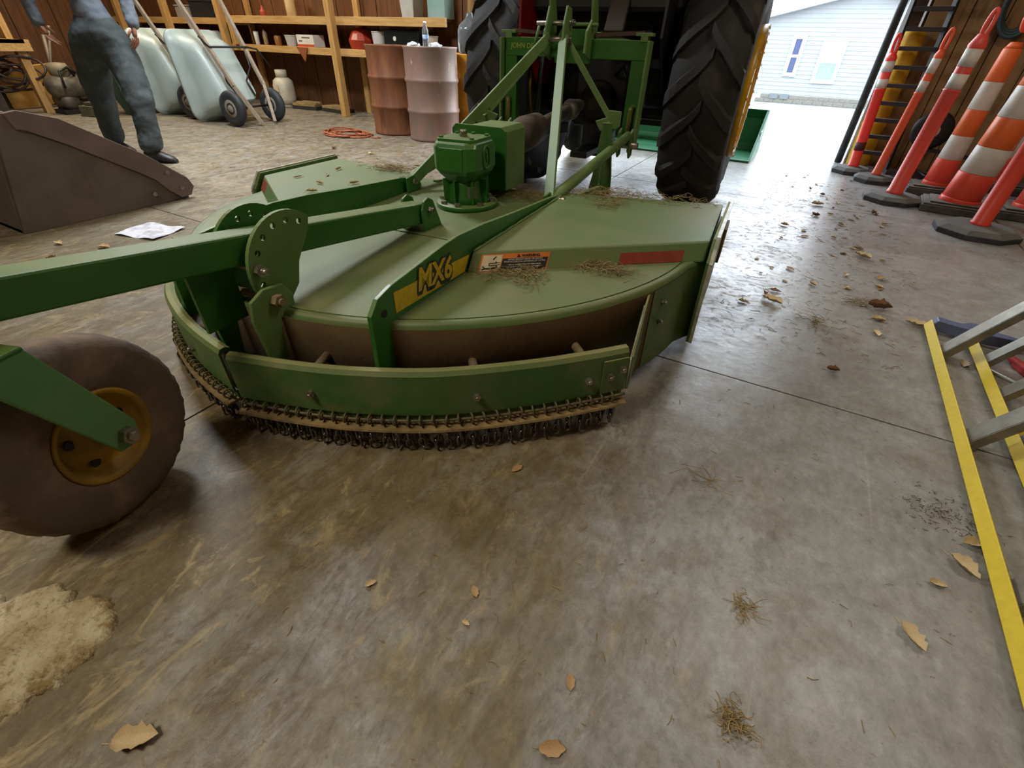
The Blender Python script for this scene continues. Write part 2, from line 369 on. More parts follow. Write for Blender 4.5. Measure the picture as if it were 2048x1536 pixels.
    for a in (-2.0, -1.55): v.box((a, -.06, -.86), (a+.36, -.03, -.66))
    v.build('vent', mat('vent_grey', '#5c6264', rough=.5), h)
build_outside()

# ------------------------------------------------------------------ MOWER (local axes: x = right, y = towards tractor)
MLOC = (-1.25, 1.83, 0); MYAW = radians(3.5)
MM = Matrix.Translation(V(MLOC)) @ Matrix.Rotation(MYAW, 4, 'Z')
def mw(u, v, z): return tuple(MM@V((u, v, z)))
mower = thing('rotary_cutter', 'dusty green rotary cutter with round-backed deck, gearbox and chain guard, parked behind the tractor', 'mower', MLOC, rot=(0, -.022, MYAW))
ZD = .325
def deck_outline(r=1.06, hw=1.09, inset=0):
    r -= inset; hw -= inset; a0 = math.degrees(math.acos(min(1, (1.045-inset)/r)))
    p = [(x, y-.10) for x, y in arc(0, 0, r, -a0, -180+a0, 48)]
    return [(hw, .36), (hw, -.20)]+p+[(-hw, -.20), (-hw, .36)]
def build_deck():
    o1 = deck_outline(); o2 = deck_outline(inset=.02); o3 = deck_outline(inset=.03)
    # deck plate: thin sheet with rolled rim
    MB().loft([[V((x, y, ZD+.004)) for x, y in o3], [V((x, y, ZD-.006)) for x, y in o3]], smooth=False).build('deck_plate', GREEND, mower)
    def open_loft(rings):
        return MB().loft(rings, closed=False, cap=False, smooth=True)
    rr = [[V((x, y, z)) for x, y in deck_outline(inset=i)] for i, z in ((.034, ZD+.001), (.030, ZD-.001), (.024, ZD+.004), (.010, ZD+.004), (.003, ZD-.004), (0, ZD-.014))]
    o = open_loft(rr).build('rolled_rim', GREEND, mower, label='dusty green rolled rim')
    s = open_loft([[V((x, y, z)) for x, y in deck_outline(inset=i)] for i, z in ((0, ZD-.014), (0, .02), (.006, .02), (.006, ZD-.014))]).build('deck_skirt', SKIRT, mower, label='mud-stained brown rear skirt')
    cp = [p for p in o1 if p[1] > -.56 and p[1] < -.19]
    for sg in (1, -1):
        q = sorted([p for p in cp if p[0]*sg > 0], key=lambda p: p[1])
        open_loft([[V((x+sg*.0025, y-.001, z)) for x, y in q] for z in (ZD-.013, .021)]).build('corner_panel', GUARDG, mower, label='greener rear corner of the skirt')
    for sg in (1, -1):
        # raised side box
        top = .385
        inn_f, inn_r, out_r, out_f = (.408, .20), (.408, -.655), (1.083, -.19), (1.075, .33)
        b = MB(); q = lambda p, z: (sg*p[0], p[1], z)
        inr_b, outr_b = (.408, -.70), (1.083, -.235)
        b.add([q(inn_f, top), q(inn_r, top), q(out_r, top), q(out_f, top), q((.408, .22), ZD), q(inr_b, ZD), q(outr_b, ZD), q((1.075, .36), ZD)],
              [(0,1,2,3),(4,5,6,7),(1,5,6,2),(2,6,7,3),(3,7,4,0),(0,4,5,1)])
        b.build('side_box', GREEND, mower, bevel=.006)
        # side panel with worn edge
        MB().prism([(-.245, .015), (-.255, .33), (-.20, top+.012), (.34, top+.012), (.37, ZD), (.37, .06), (.30, .015)], 'x', sg*1.092, sg*1.104).build('side_panel', GUARDG, mower, bevel=.002)
        MB().bar((sg*1.108, -.25, .02), (sg*1.108, -.26, .325), .012, .014, up=(0,1,0)).bar((sg*1.108, -.26, .325), (sg*1.108, -.2, top+.014), .012, .014, up=(0,1,0)).bar((sg*1.108, -.2, top+.014), (sg*1.108, .34, top+.014), .012, .01).build('side_panel_edge', WORN, mower, label='worn pale edge strip')
        MB().prism([(.02, .24), (.02, .37), (.16, .37), (.16, .24)], 'x', sg*1.112, sg*1.122).build('side_bracket', RUSTB, mower, bevel=.002)
        # weld bead along beam
        pts = [(sg*(.412), -.65+.85*i/40, top+.002+random.uniform(-.001, .001)) for i in range(41)]
        MB().tube(pts, .004, 6, radii=[.003+.0025*random.random() for _ in pts]).build('weld_bead', GREENS, mower)
    # beams
    prof = [(.12, ZD), (.12, .39), (.04, .40), (-.30, .425), (-.56, .448), (-.72, .456), (-.80, .452), (-1.05, .425), (-1.11, .41), (-1.143, .375), (-1.145, .30), (-1.15, .19), (-1.06, .19), (-1.055, ZD)]
    hole = arc(-1.085, .365, .011, 0, 360, 12)
    for sg in (1, -1):
        b = MB().prism(prof[::-1], 'x', sg*.388, sg*.402)
        o = b.build('deck_beam', GREEN, mower, bevel=.002)
        MB().cyl((sg*.4035, -1.095, .365), (sg*.386, -1.095, .365), .011, 14).build('pin_hole', BLACK, mower, label='dark pin hole')
        MB().prism([(.14, .33), (.14, .385), (.10, .405), (.04, .40), (.04, .33)], 'x', sg*.36, sg*.372).build('brace_lug', GREEN, mower, bevel=.003)
        MB().cyl((sg*.35, .095, .375), (sg*.43, .095, .375), .014, 10).hexb((sg*.43, .095, .375), (sg, 0, 0), .018, .012).build('bolt', STEEL, mower)
    # decals on right beam outer face
    xf = .4032
    MB().prism([(-1.05, .346), (-.70, .334), (-.665, .379), (-1.05, .404)], 'x', .402, xf).build('yellow_decal', DECAL_Y, mower, label='yellow stripe decal')
    FR = lambda x, dz=0: frame((x, -.862, .386+dz), (0, 1, -.105), (0, 0, 1))
    text('MX6', .088, FR(xf+.0004), DECAL_K, mower, 'letter_backing', .0003, .0080, .12)
    text('MX6', .088, FR(xf+.0006, -.008), DECAL_K, mower, 'letter_backing', .0003, .0070, .12)
    text('MX6', .088, FR(xf+.0016), DECAL_Y, mower, 'model_lettering', .0004, .0026, .12)
    # warning label on the box rear face (right)
    A, B = V((.408, -.70, ZD)), V((1.083, -.235, ZD)); At, Bt = V((.408, -.655, .385)), V((1.083, -.19, .385))
    ex = (B-A).normalized(); ez = (At-A).normalized(); N = ex.cross(ez).normalized()
    def patch(name, s0, s1, t0, t1, m, lift, lab=None):
        b = MB(); o = [A+ex*s+ez*t+N*h for h in (lift-.0006, lift) for s, t in ((s0, t0), (s1, t0), (s1, t1), (s0, t1))]
        b.add(o, [(3,2,1,0),(4,5,6,7),(0,1,5,4),(1,2,6,5),(2,3,7,6),(3,0,4,7)]); return b.build(name, m, mower, label=lab)
    patch('warning_label', .035, .262, .004, .064, ORANGE_L, .0012, 'orange and black warning sticker')
    patch('label_panel', .041, .104, .007, .060, CREAM, .0018, 'cream pictogram square')
    patch('label_panel', .107, .258, .007, .047, LBLK, .0018, 'black text block')
    O = lambda s, t, h=.0024: A+ex*s+ez*t+N*h
    text('\u25B2 WARNING', .0125, frame(O(.19, .0545), ex, ez), LBLK, mower, 'warning_lettering', .0003, .0003)
    for i, (ln, sz) in enumerate((('AVOID SERIOUS INJURY OR DEATH', .0072), ('FROM ACCIDENTAL LOWERING OF CUTTER', .0068), ('\u2022 Always support safely with safety stands', .0066), ('or blocks prior to servicing underneath', .0066), ('or working near the cutter', .0066))):
        text(ln, sz, frame(O(.1825, .0425-i*.0075-(.002 if i > 1 else 0)), ex, ez), WHITET, mower, 'warning_lettering', .0002)
    pic = MB()
    def stroke(pts, r=.0012): pic.tube([O(*p) for p in pts], r, 5)
    stroke([(.084, .055), (.078, .048)], .0014); stroke([(.078, .048), (.0765, .045)], .0022)
    stroke([(.066, .033), (.102, .034)]); stroke([(.066, .033), (.067, .026)]); stroke([(.066, .026), (.102, .027)]); stroke([(.088, .034), (.088, .038)], .002)
    stroke([(.046, .024), (.056, .016), (.075, .0155), (.094, .018)], .0024); stroke([(.056, .016), (.046, .013)], .0018); stroke([(.09, .021), (.094, .022)], .003)
    pic.build('pictogram', LBLK, mower)
    patch('reflector', .508, .735, .006, .047, REDR, .0014, 'dull red reflector strip')
    # left side mirrored reflector on the rear face of left box
    A2, B2 = V((-.7, -.49, ZD)), V((-1.083, -.235, ZD)); 
    e2 = (B2-A2).normalized(); N2 = ez.copy(); N2 = V((e2.y*1, -e2.x*1, 0)); N2 = -N2 if N2.y > 0 else N2
    e3 = V((e2.y*-0.0, .045, .06)).normalized(); b = MB()
    n2 = e2.cross(e3).normalized(); n2 = n2 if n2.y < 0 else -n2
    o = [A2+e2*s+e3*t+n2*h for h in (.001, .002) for s, t in ((.22, .008), (.44, .008), (.44, .062), (.22, .062))]
    b.add(o, [(3,2,1,0),(4,5,6,7),(0,1,5,4),(1,2,6,5),(2,3,7,6),(3,0,4,7)]); b.build('reflector', REDR, mower, label='dull red reflector patch')
    # crease plate between beams
    MB().prism([(-.386, -.45), (.386, -.45), (.386, -.458), (-.386, -.458)], 'z', ZD, ZD+.008).build('seam', GREEND, mower)
build_deck()
def build_lugs():
    # bolted-on lug pairs at the rear of the deck
    pr = [(-1.245, .335), (-1.235, .385), (-1.19, .405), (-1.13, .40), (-1.105, .36), (-1.11, .325), (-1.165, .31), (-1.19, .13), (-1.225, .13)]
    for u in (.088, -.10):
        MB().prism(pr[::-1], 'x', u-.006, u+.006).build('boom_lug', GREENS if u > 0 else GREEN, mower, bevel=.003)
    MB().cyl((-.11, -1.165, .365), (.10, -1.165, .365), .011).hexb((.095, -1.165, .365), (1,0,0), .019, .02).build('bolt', RUSTB, mower, label='dull brown pivot bolt')
    # sector plates with adjustment holes: ring built from quads around round holes
    def sector(u, t=.012, sgn=1):
        cv, cz = -1.06, .43; me = MB()
        angs = [62, 84, 106, 128, 150, 171, 192, 212]
        R = .112
        holes = [(cv+R*cos(radians(a)), cz+R*1.02*sin(radians(a))) for a in angs]
        outer = [(cv+.137*cos(radians(a)), cz+.14*sin(radians(a))) for a in range(50, 236, 8)]
        poly = outer+[(-1.155, .345), (-1.11, .325), (-1.06, .37), (-1.04, .43), (-.985, .50), (-.972, .535)]
        bm = bmesh.new()
        vs = [bm.verts.new((0, y, z)) for y, z in poly]; ed = [bm.edges.new((vs[i], vs[(i+1) % len(vs)])) for i in range(len(vs))]
        for hy, hz in holes:
            hv = [bm.verts.new((0, hy+.0085*cos(a), hz+.0085*sin(a))) for a in [2*pi*k/12 for k in range(12)]]
            ed += [bm.edges.new((hv[i], hv[(i+1) % 12])) for i in range(12)]
        bmesh.ops.triangle_fill(bm, use_beauty=True, use_dissolve=False, edges=ed)
        # drop faces inside holes
        dead = [f for f in bm.faces if any((f.calc_center_median()-V((0, hy, hz))).length < .0075 for hy, hz in holes)]
        bmesh.ops.delete(bm, geom=dead, context='FACES_ONLY')
        m2 = bpy.data.meshes.new('adjustment_plate'); bm.to_mesh(m2); bm.free(); m2.materials.append(GREENS if u > 0 else GREEN)
        o = bpy.data.objects.new('adjustment_plate', m2); COL.objects.link(o); o.parent = mower; o.location.x = u
        s = o.modifiers.new('thick', 'SOLIDIFY'); s.thickness = t; s.offset = 0
        return holes
    h = sector(.066); sector(-.066)
    MB().cyl((-.08, h[5][0], h[5][1]), (.075, h[5][0], h[5][1]), .009).hexb((.073, h[5][0], h[5][1]), (1,0,0), .016, .014).tube([(.087, h[5][0], h[5][1]), (.108, h[5][0], h[5][1])], .0085, 10).build('bolt', STEEL, mower)
build_lugs()
def build_boom():
    hw, th = .040, .076
    def zt(v): return .43+.133*(-.40-v)
    a, b = V((0, -.37, zt(-.37)-th/2)), V((0, -1.84, zt(-1.84)-th/2))
    MB().bar(a, b, hw*2, th).build('tail_boom', GREEN, mower, bevel=.006)
    # front pivot lugs
    for s in (1, -1):
        MB().prism([(-.42, ZD), (-.42, .41), (-.405, .44), (-.375, .45), (-.345, .435), (-.325, .39), (-.30, .335), (-.30, ZD)][::-1], 'x', s*.044, s*.054).build('pivot_lug', GREEN, mower, bevel=.003)
    MB().cyl((-.07, -.375, .405), (.075, -.375, .405), .008).hexb((.055, -.375, .405), (1,0,0), .013, .012).build('bolt', STEEL, mower)
    MB().box((-.03, -1.30, .30), (-.02, -1.18, .50)).build('stop_plate', GREEN, mower)
    # a plate hanging under boom, left side
    MB().prism([(-1.20, .50), (-1.13, .49), (-1.03, .27), (-1.09, .25)], 'x', -.20, -.19).build('hanger_plate', GREEN, mower)
    # caster post
    cy = -1.76
    MB().cyl((0, cy, .485), (0, cy, .66), .036, 20).build('caster_tube', GREEN, mower)
    ay, az = -1.597, .222
    before = set(mower.children)
    for s in (1, -1):
        MB().prism([(-1.662, .485), (ay+.034, az+.018), (ay+.030, az-.014), (ay+.008, az-.034), (ay-.024, az-.030), (-1.735, .425), (-1.82, .445), (-1.82, .485)][::-1], 'x', s*.083-.005, s*.083+.005).build('wheel_fork', mat('fork_green', '#4f7d4a', '#5b8350', rough=.45, scale=4, dust='#7f8b59', damt=.4), mower, bevel=.004)
    MB().box((-.088, -1.82, .475), (.088, -1.66, .488)).build('fork_bridge', GREEN, mower, bevel=.004)
    MB().cyl((-.10, ay, az), (.10, ay, az), .012).hexb((.088, ay, az), (1,0,0), .020, .016).tube([(.104, ay, az), (.114, ay, az)], .010, 10).build('axle', STEEL, mower)
    # tail wheel (laminated tyre)
    prof = [(.100, -.052), (.112, -.058), (.145, -.064), (.187, -.063), (.210, -.055), (.219, -.03), (.221, 0), (.219, .03), (.210, .055), (.187, .063), (.145, .064), (.112, .058), (.100, .052)]; w = V((-.02, ay-.004, .214))
    MBt = MB(); n = 96; rings = []
    for r, h in prof:
        ring = []
        for k in range(n):
            t = 2*pi*k/n; j = 1+.008*sin(k*2.4)+random.uniform(-.006, .006); ring.append(w+V((h*(1+random.uniform(-.02, .02)), r*j*cos(t), r*j*sin(t))))
        rings.append(ring)
    fs = [(i*n+k, i*n+(k+1) % n, ((i+1) % len(prof))*n+(k+1) % n, ((i+1) % len(prof))*n+k) for i in range(len(prof)) for k in range(n)]
    MBt.add([p for r in rings for p in r], fs, True)
    t = MBt.build('tail_wheel_tire', TRUBBER, mower, label='muddy brown tail wheel tyre')
    for s in (1, -1):
        MB().lathe([(.03, s*.05), (.05, s*.045), (.072, s*.026), (.085, s*.03), (.094, s*.054), (.104, s*.064), (.109, s*.060), (.102, s*.04), (.08, s*.018), (.03, s*.01)], w, 'x', 40).build('tail_wheel_rim', YEL, mower, label='dirty yellow rim')
        for k in range(5):
            a = 2*pi*k/5+.3; c = w+V((s*.038, .062*cos(a), .062*sin(a)))
            MB().cyl(c, c+V((s*.003, 0, 0)), .011, 10).build('rim_hole', BLACK, mower)
    Hp = V((.09, ay, 0)); TM = Matrix.Translation(V((-.022, 0, 0))) @ Matrix.Translation(Hp) @ Matrix.Rotation(radians(16), 4, 'Z') @ Matrix.Translation(-Hp)
    for o in set(mower.children)-before: o.matrix_basis = TM @ o.matrix_basis
build_boom()
GP = catmull([(0, -1.30), (.2, -1.255), (.37, -1.20), (.56, -1.11), (.76, -.965), (.90, -.84), (.975, -.765)], 10)
def gnorm(i, P=GP):
    d = P[min(i+1, len(P)-1)]-P[max(i-1, 0)]; d = d.normalized(); return V((d.y, -d.x, 0))
def build_guard():
    for sg in (1, -1):
        nm = 'chain_guard'
        pts = [p for p in GP if (sg > 0 or p.x > .035)]
        idx = [i for i, p in enumerate(GP) if (sg > 0 or p.x > .035)]
        prof = [(-.038, .222), (-.034, .233), (-.022, .240), (-.008, .238), (0, .226), (0, .098), (-.006, .098), (-.006, .220), (-.014, .230), (-.030, .222)]
        rings = []
        for i, p in zip(idx, pts):
            N = gnorm(i); e = 1.0
            rings.append([V((sg*(p.x+N.x*o), p.y+N.y*o, z)) for o, z in prof])
        MB().loft(rings, smooth=False).build(nm, GUARDG, mower)
        lipp = [(-.03, .074), (.030, .068), (.032, .062), (-.03, .066)]
        MB().loft([[V((sg*(p.x+gnorm(i).x*o), p.y+gnorm(i).y*o, z)) for o, z in lipp] for i, p in zip(idx, pts)]).build('guard_lip', LIP, mower, label='dirt-caked lip')
        MB().loft([[V((sg*(p.x+gnorm(i).x*o), p.y+gnorm(i).y*o, z)) for o, z in [(-.012, .10), (-.006, .10), (-.006, .068), (-.012, .068)]] for i, p in zip(idx, pts)]).build('guard_web', GUARDG, mower)
        MB().tube([V((sg*(p.x+gnorm(i).x*.012), p.y+gnorm(i).y*.012, .089)) for i, p in zip(idx, pts)], .0042, 8).build('chain_rod', CHAIND, mower)
        # struts from skirt to guard with bolt heads
        for ip in ((12, 34, 49) if sg > 0 else (14, 34, 49)):
            p = GP[ip]; N = gnorm(ip); a = V((sg*p.x, p.y, .205)); n3 = V((sg*N.x, N.y, 0))
            MB().cyl(a-n3*.012, a-n3*.15+V((0,0,.005)), .0125, 12).build('guard_strut', RUSTB, mower, label='dull rod strut')
            MB().hexb(a+V((0,0,-.05)), n3, .011, .009).build('bolt', STEEL, mower)
    # right end bracket
    e = GP[-1]; i = len(GP)-1
    for sg in (1, -1):
        br = [GP[k] for k in range(len(GP)-9, len(GP))]; ii = range(len(GP)-9, len(GP))
        MB().loft([[V((sg*(p.x+gnorm(k).x*o), p.y+gnorm(k).y*o, z)) for o, z in [(.001, .212), (.006, .212), (.006, .100), (.001, .100)]] for k, p in zip(ii, br)]).build('end_plate', GUARDG, mower, bevel=.001)
        A0, A1 = V((sg*(e.x+.010), e.y+.002, 0)), V((sg*.962, -.50, 0)); dd = (A1-A0); nn = V((dd.y, -dd.x, 0)).normalized()*.003
        BR = [A0+dd*f+V((0, 0, z))+nn*q for q in (-1, 1) for f, z in ((0, .10), (0, .212), (.62, .295), (1, .31), (1, .15), (.55, .10))]
        MB().add(BR, [(5,4,3,2,1,0),(6,7,8,9,10,11)]+[(i, (i+1) % 6, 6+(i+1) % 6, 6+i) for i in range(6)]).build('end_bracket', GUARDG, mower, label='angle bracket with pale worn edge')
        MB().tube([BR[0], BR[1]], .003, 6).tube([BR[1], BR[2]], .003, 6).build('bracket_edge', WORN, mower)
        for k, zz in ((-3, .18), (-7, .16)):
            p = GP[k]; N = gnorm(len(GP)+k)
            MB().hexb((sg*(p.x+N.x*.006), p.y+N.y*.006, zz), (sg*N.x, N.y, 0), .012, .009).build('bolt', STEEL, mower)
        for zz in (.255, .185):
            MB().hexb((sg*1.000, -.458, zz), (sg*.9, -.35, 0), .010, .008).build('bolt', STEEL, mower)
build_guard()
def build_chains():
    ring = MB().tube([(0, .0125*cos(a), .0135*sin(a)) for a in [2*pi*k/14 for k in range(14)]], .0030, 7, closed=True).mesh('chain_ring', CHAIND)
    def link(b, z, rot):
        c, s = cos(rot), sin(rot); P = []
        for k in range(16):
            a = 2*pi*k/16; x = .0085*cos(a); zz = .0095*sin(a)+(.008 if sin(a) > 0 else -.008)
            P.append((x*c, x*s, z+zz))
        b.tube(P, .0030, 7, closed=True)
    hang = []
    for q in range(3):
        b = MB(); z = .041-q*.003; k = 0
        while z > .004: link(b, z, [0.15, 1.6][(k+q) % 2]); z -= .025; k += 1
        hang.append(b.mesh('chain', CHAIN))
    L = [0]
    for i in range(1, len(GP)): L.append(L[-1]+(GP[i]-GP[i-1]).length)
    def at(s):
        for i in range(1, len(GP)):
            if L[i] >= s: t = (s-L[i-1])/(L[i]-L[i-1]); return GP[i-1].lerp(GP[i], t), gnorm(i)
        return GP[-1], gnorm(len(GP)-1)
    for sg in (1, -1):
        s = .02 if sg > 0 else .06; k = 0
        while s < L[-1]-.02:
            p, N = at(s); ang = atan2(N.y, sg*N.x)
            o = bpy.data.objects.new('chain_ring', ring); COL.objects.link(o); o.parent = mower
            o.location = (sg*(p.x+N.x*.012), p.y+N.y*.012, .090+random.uniform(-.001, .001)); o.rotation_euler = (0, random.uniform(-.15, .15), ang-pi/2+random.uniform(-.2, .2))
            for off in (.024, .008):
                p2, N2 = at(min(s+(.012 if off < .02 else 0), L[-1]))
                o = bpy.data.objects.new('chain', hang[(k+(off < .02)) % 3]); COL.objects.link(o); o.parent = mower
                o.location = (sg*(p2.x+N2.x*off), p2.y+N2.y*off, .002+random.uniform(0, .004)); o.rotation_euler = (random.uniform(-.1, .1), random.uniform(-.1, .1), ang+random.uniform(-.4, .4))
            s += .0345; k += 1
build_chains()
def build_gearbox():
    g = MB().lathe([(.14, ZD+.004), (.14, ZD+.022), (.137, ZD+.025), (.02, ZD+.025)], (0, -.0, 0), 'z', 40).build('gearbox_flange', GREEN, mower)
    nk = MB().lathe([(.095, ZD+.02), (.082, ZD+.05), (.074, ZD+.10), (.072, ZD+.13), (.02, ZD+.14)], (0,0,0), 'z', 28)
    for a in range(0, 360, 45):
        c, s = cos(radians(a)), sin(radians(a)); nk.bar((c*.07, s*.07, ZD+.075), (c*.105, s*.105, ZD+.075), .007, .10)
    nk.build('gearbox_neck', GREEN, mower)
    # body: block with chamfered vertical corners, in a frame aligned with the cutter
    def oct(w, d, ch, z): return [V((x, y, z)) for x, y in ((-w+ch, -d), (w-ch, -d), (w, -d+ch), (w, d-ch), (w-ch, d), (-w+ch, d), (-w, d-ch), (-w, -d+ch))]
    b = MB().loft([oct(.07, .075, .03, ZD+.115), oct(.098, .105, .035, ZD+.15), oct(.105, .115, .03, ZD+.17), oct(.105, .115, .03, ZD+.255), oct(.098, .105, .035, ZD+.275)])
    body = b.build('gearbox_body', GREEN, mower, bevel=.008)
    b = MB().prism([(-.055, ZD+.165), (.055, ZD+.165), (.058, ZD+.255), (-.058, ZD+.255)], 'y', -.12, -.112).build('gearbox_pad', GREEN, mower, bevel=.003)
    ov = [(.0, -.022), (.0, .022)]
    # oval boss on the right face
    pts = [(.107, .026*cos(a), ZD+.212+(.018 if sin(a) > 0 else -.018)+.026*sin(a)) for a in [2*pi*k/28 for k in range(28)]]
    MB().tube(pts, .0035, 8, closed=True).build('oval_boss', GREEN, mower)
    MB().tube([(.106, -.008, ZD+.235), (.1075, .004, ZD+.228), (.1075, -.004, ZD+.212), (.1075, .006, ZD+.206), (.106, .004, ZD+.19)], .003, 6).build('cast_emblem', GREENS, mower)
    tp = MB().prism([(-.075, -.09), (.075, -.09), (.093, -.07), (.093, .07), (.075, .09), (-.075, .09), (-.093, .07), (-.093, -.07)], 'z', ZD+.273, ZD+.286).build('gearbox_cover', GREEN, mower, bevel=.002)
    for x, y in ((-.075, -.065), (.075, -.065), (.075, .065), (-.075, .065), (0, .08)): MB().hexb((x, y, ZD+.286), (0,0,1), .010, .007, False).build('cover_bolt', GREEN, mower)
    MB().hexb((.0, -.005, ZD+.286), (0,0,1), .017, .012, False).tube([(.0, -.005, ZD+.298), (.0, -.005, ZD+.312)], .014, 12).build('filler_cap', STEEL, mower)
    for a in (-80, -30, 15, 60, 105, 150, 195, 240):
        MB().hexb((.118*cos(radians(a)), .118*sin(radians(a)), ZD+.025), (0,0,1), .0135, .012, False).build('bolt', STEEL, mower)
    a = radians(-42); c = V((.080*cos(a), .080*sin(a), ZD+.07)); x = V((-sin(a), cos(a), 0))
    MB().bar(c-V((0,0,.025)), c+V((0,0,.028)), .042, .002, up=V((cos(a), sin(a), 0))).build('serial_plate', mat('serial_silver', '#8f8d84', '#77766e', rough=.4, metal=.4, scale=60), mower, label='small silver serial plate')
    # input shaft shield box in front
    MB().loft([[V((x, y, z)) for x, z in ((-.105, ZD+.035), (.105, ZD+.035), (.105, ZD+.285), (.085, ZD+.305), (-.085, ZD+.305), (-.105, ZD+.285))] for y in (.19, .40)]).build('shaft_shield', GREENS, mower, bevel=.004)
    MB().prism([(-.16, ZD+.04), (.11, ZD+.04), (.11, ZD+.29), (.09, ZD+.305), (-.15, ZD+.31), (-.17, ZD+.29)], 'y', .175, .188).build('shield_plate', GREEN, mower, bevel=.002)
    MB().cyl((0, .10, ZD+.21), (0, .19, ZD+.21), .045).build('input_collar', GREEN, mower)
build_gearbox()
def build_aframe():
    top = .97
    TR, TL = V((.055, .97, top)), V((-.025, .97, top))
    # near vertical flat bars and long diagonal bars from beam ends to mast
    MB().bar((.37, .09, .375), TR, .050, .014, up=(0,1,0)).build('mast_brace', GREENS, mower, bevel=.002)
    MB().bar((-.37, .10, .375), TL, .014, .05, up=(0,0,1)).build('mast_brace', GREENS, mower, bevel=.002)
    # front bars to lower hitch plates
    for s, T in ((1, TR), (-1, TL)):
        MB().bar((s*.06+.015, .99, .95), (s*.385, .92, .60), .03, .010, up=(0,1,0)).build('hitch_brace', GREENS, mower, bevel=.002)
        MB().prism([(s*.30, .60), (s*.33, .555), (s*.40, .55), (s*.44, .58), (s*.44, .65), (s*.37, .655), (s*.365, .62)], 'y', .89, .902).build('hitch_plate', GREENS, mower, bevel=.004)
        MB().tube([(s*.385, .09, .375), (s*.395, .16, .393), (s*.43, 1.16, .505)], .026, 14, radii=[.017, .027, .027], scy=.9).build('lower_brace', GREENS, mower)
        # front stand
        MB().prism([(.76, .06), (.92, .06), (.885, .30), (.90, .60), (.85, .60), (.83, .30)], 'x', s*.372, s*.384).build('front_stand', GUARDG, mower, bevel=.003)
        MB().prism([(s*.20, .10), (s*.26, .14), (s*.45, .10), (s*.44, .34), (s*.41, .60), (s*.36, .60), (s*.33, .34), (s*.30, .20)], 'y', .84, .85).build('front_stand', GUARDG, mower, bevel=.003)
        MB().bar((s*.378, .30, .30), (s*.378, .86, .24), .03, .08).build('front_arm', GUARDG, mower, bevel=.003)
    # mast head
    for u in (-.035, .065):
        MB().prism([(.93, .93), (1.03, .93), (1.06, 1.0), (1.04, 1.09), (.98, 1.10), (.94, 1.02)][::-1], 'x', u-.006, u+.006).build('mast_head', GREENS, mower, bevel=.003)
    MB().cyl((-.06, .965, .96), (.09, .965, .96), .012).hexb((.083, .965, .96), (1,0,0), .018, .012).build('bolt', STEEL, mower)
    MB().cyl((-.12, 1.02, 1.03), (.09, 1.02, 1.03), .011).hexb((.083, 1.02, 1.03), (1,0,0), .016, .010).build('bolt', STEEL, mower)
    # driveline from gearbox to tractor
    MB().tube([(0, .40, .54), (0, .58, .545), (0, .62, .55), (0, .78, .56), (0, .80, .562), (0, 1.25, .60)], .05, 22, radii=[.055, .082, .085, .075, .04, .036]).build('driveline_cover', mat('driveline_grey', '#3d352e', '#2a2521', rough=.6, scale=8, dust='#6d5a44', damt=.7), mower, label='dark dusty driveline cover')
    MB().tube([(0, 1.25, .60), (0, 1.32, .605), (0, 1.36, .61), (0, 1.50, .62)], .04, 16, radii=[.045, .06, .05, .03]).build('yoke', mat('yoke_grey', '#6b655c', '#4a443c', rough=.5, metal=.4), mower)
build_aframe()
def grass(name, label, boxes, n, zf, group=None, m=GRASSD, L=(.015, .05), r=.0009):
    b = MB()
    for _ in range(n):
        x0, y0, x1, y1 = random.choice(boxes); x, y = random.uniform(x0, x1), random.uniform(y0, y1)
        if len(boxes) == 1: x = (x0+x1)/2+random.gauss(0, (x1-x0)/5); y = (y0+y1)/2+random.gauss(0, (y1-y0)/5)
        a = random.uniform(0, 2*pi); l = random.uniform(*L); p = V(zf(x, y)); z = random.uniform(.001, .012)
        d = V((cos(a), sin(a), random.uniform(-.1, .35)))*l
        pts = [p+V((0,0,z)), p+V((0,0,z))+d*.5+V((random.uniform(-.3,.3)*l, random.uniform(-.3,.3)*l, random.uniform(0,.2)*l)), p+V((0,0,z))+d]
        pts = [V((q.x, q.y, max(q.z, p.z+.0015))) for q in pts]
        b.tube(pts, r, 3, cap=False)
    o = b.build(name, m); tag(o, label, 'grass clippings', group); o['kind'] = 'stuff'; return o
def on_mower(z): return lambda u, v: mw(u, v, z+.022*u)
grass('grass_clippings', 'line of dry grass clippings at the foot of the box under the warning sticker', [(.42, -.72, .66, -.62), (.50, -.66, .62, -.58)], 230, on_mower(ZD+.005))
grass('grass_clippings', 'tangle of dry grass clippings on the deck left of the red reflector', [(.68, -.53, .90, -.44), (.72, -.50, .86, -.42)], 230, on_mower(ZD+.006))
grass('grass_clippings', 'small round clump of dry grass on top of the right raised box', [(.53, .0, .72, .17)], 90, on_mower(.387))
grass('grass_clippings', 'thick band of clippings along the front edge of the deck by the tractor tyre', [(.45, .17, 1.05, .33), (.55, .22, .95, .34), (.42, .14, .7, .26)], 420, on_mower(.387))
grass('grass_clippings', 'heap of clippings behind the driveline shield of the gearbox', [(-.1, .12, .36, .32), (.05, .2, .38, .34)], 400, on_mower(ZD+.004))
grass('grass_clippings', 'clippings on the far left front of the deck', [(-.75, .12, -.42, .32)], 250, on_mower(.387))

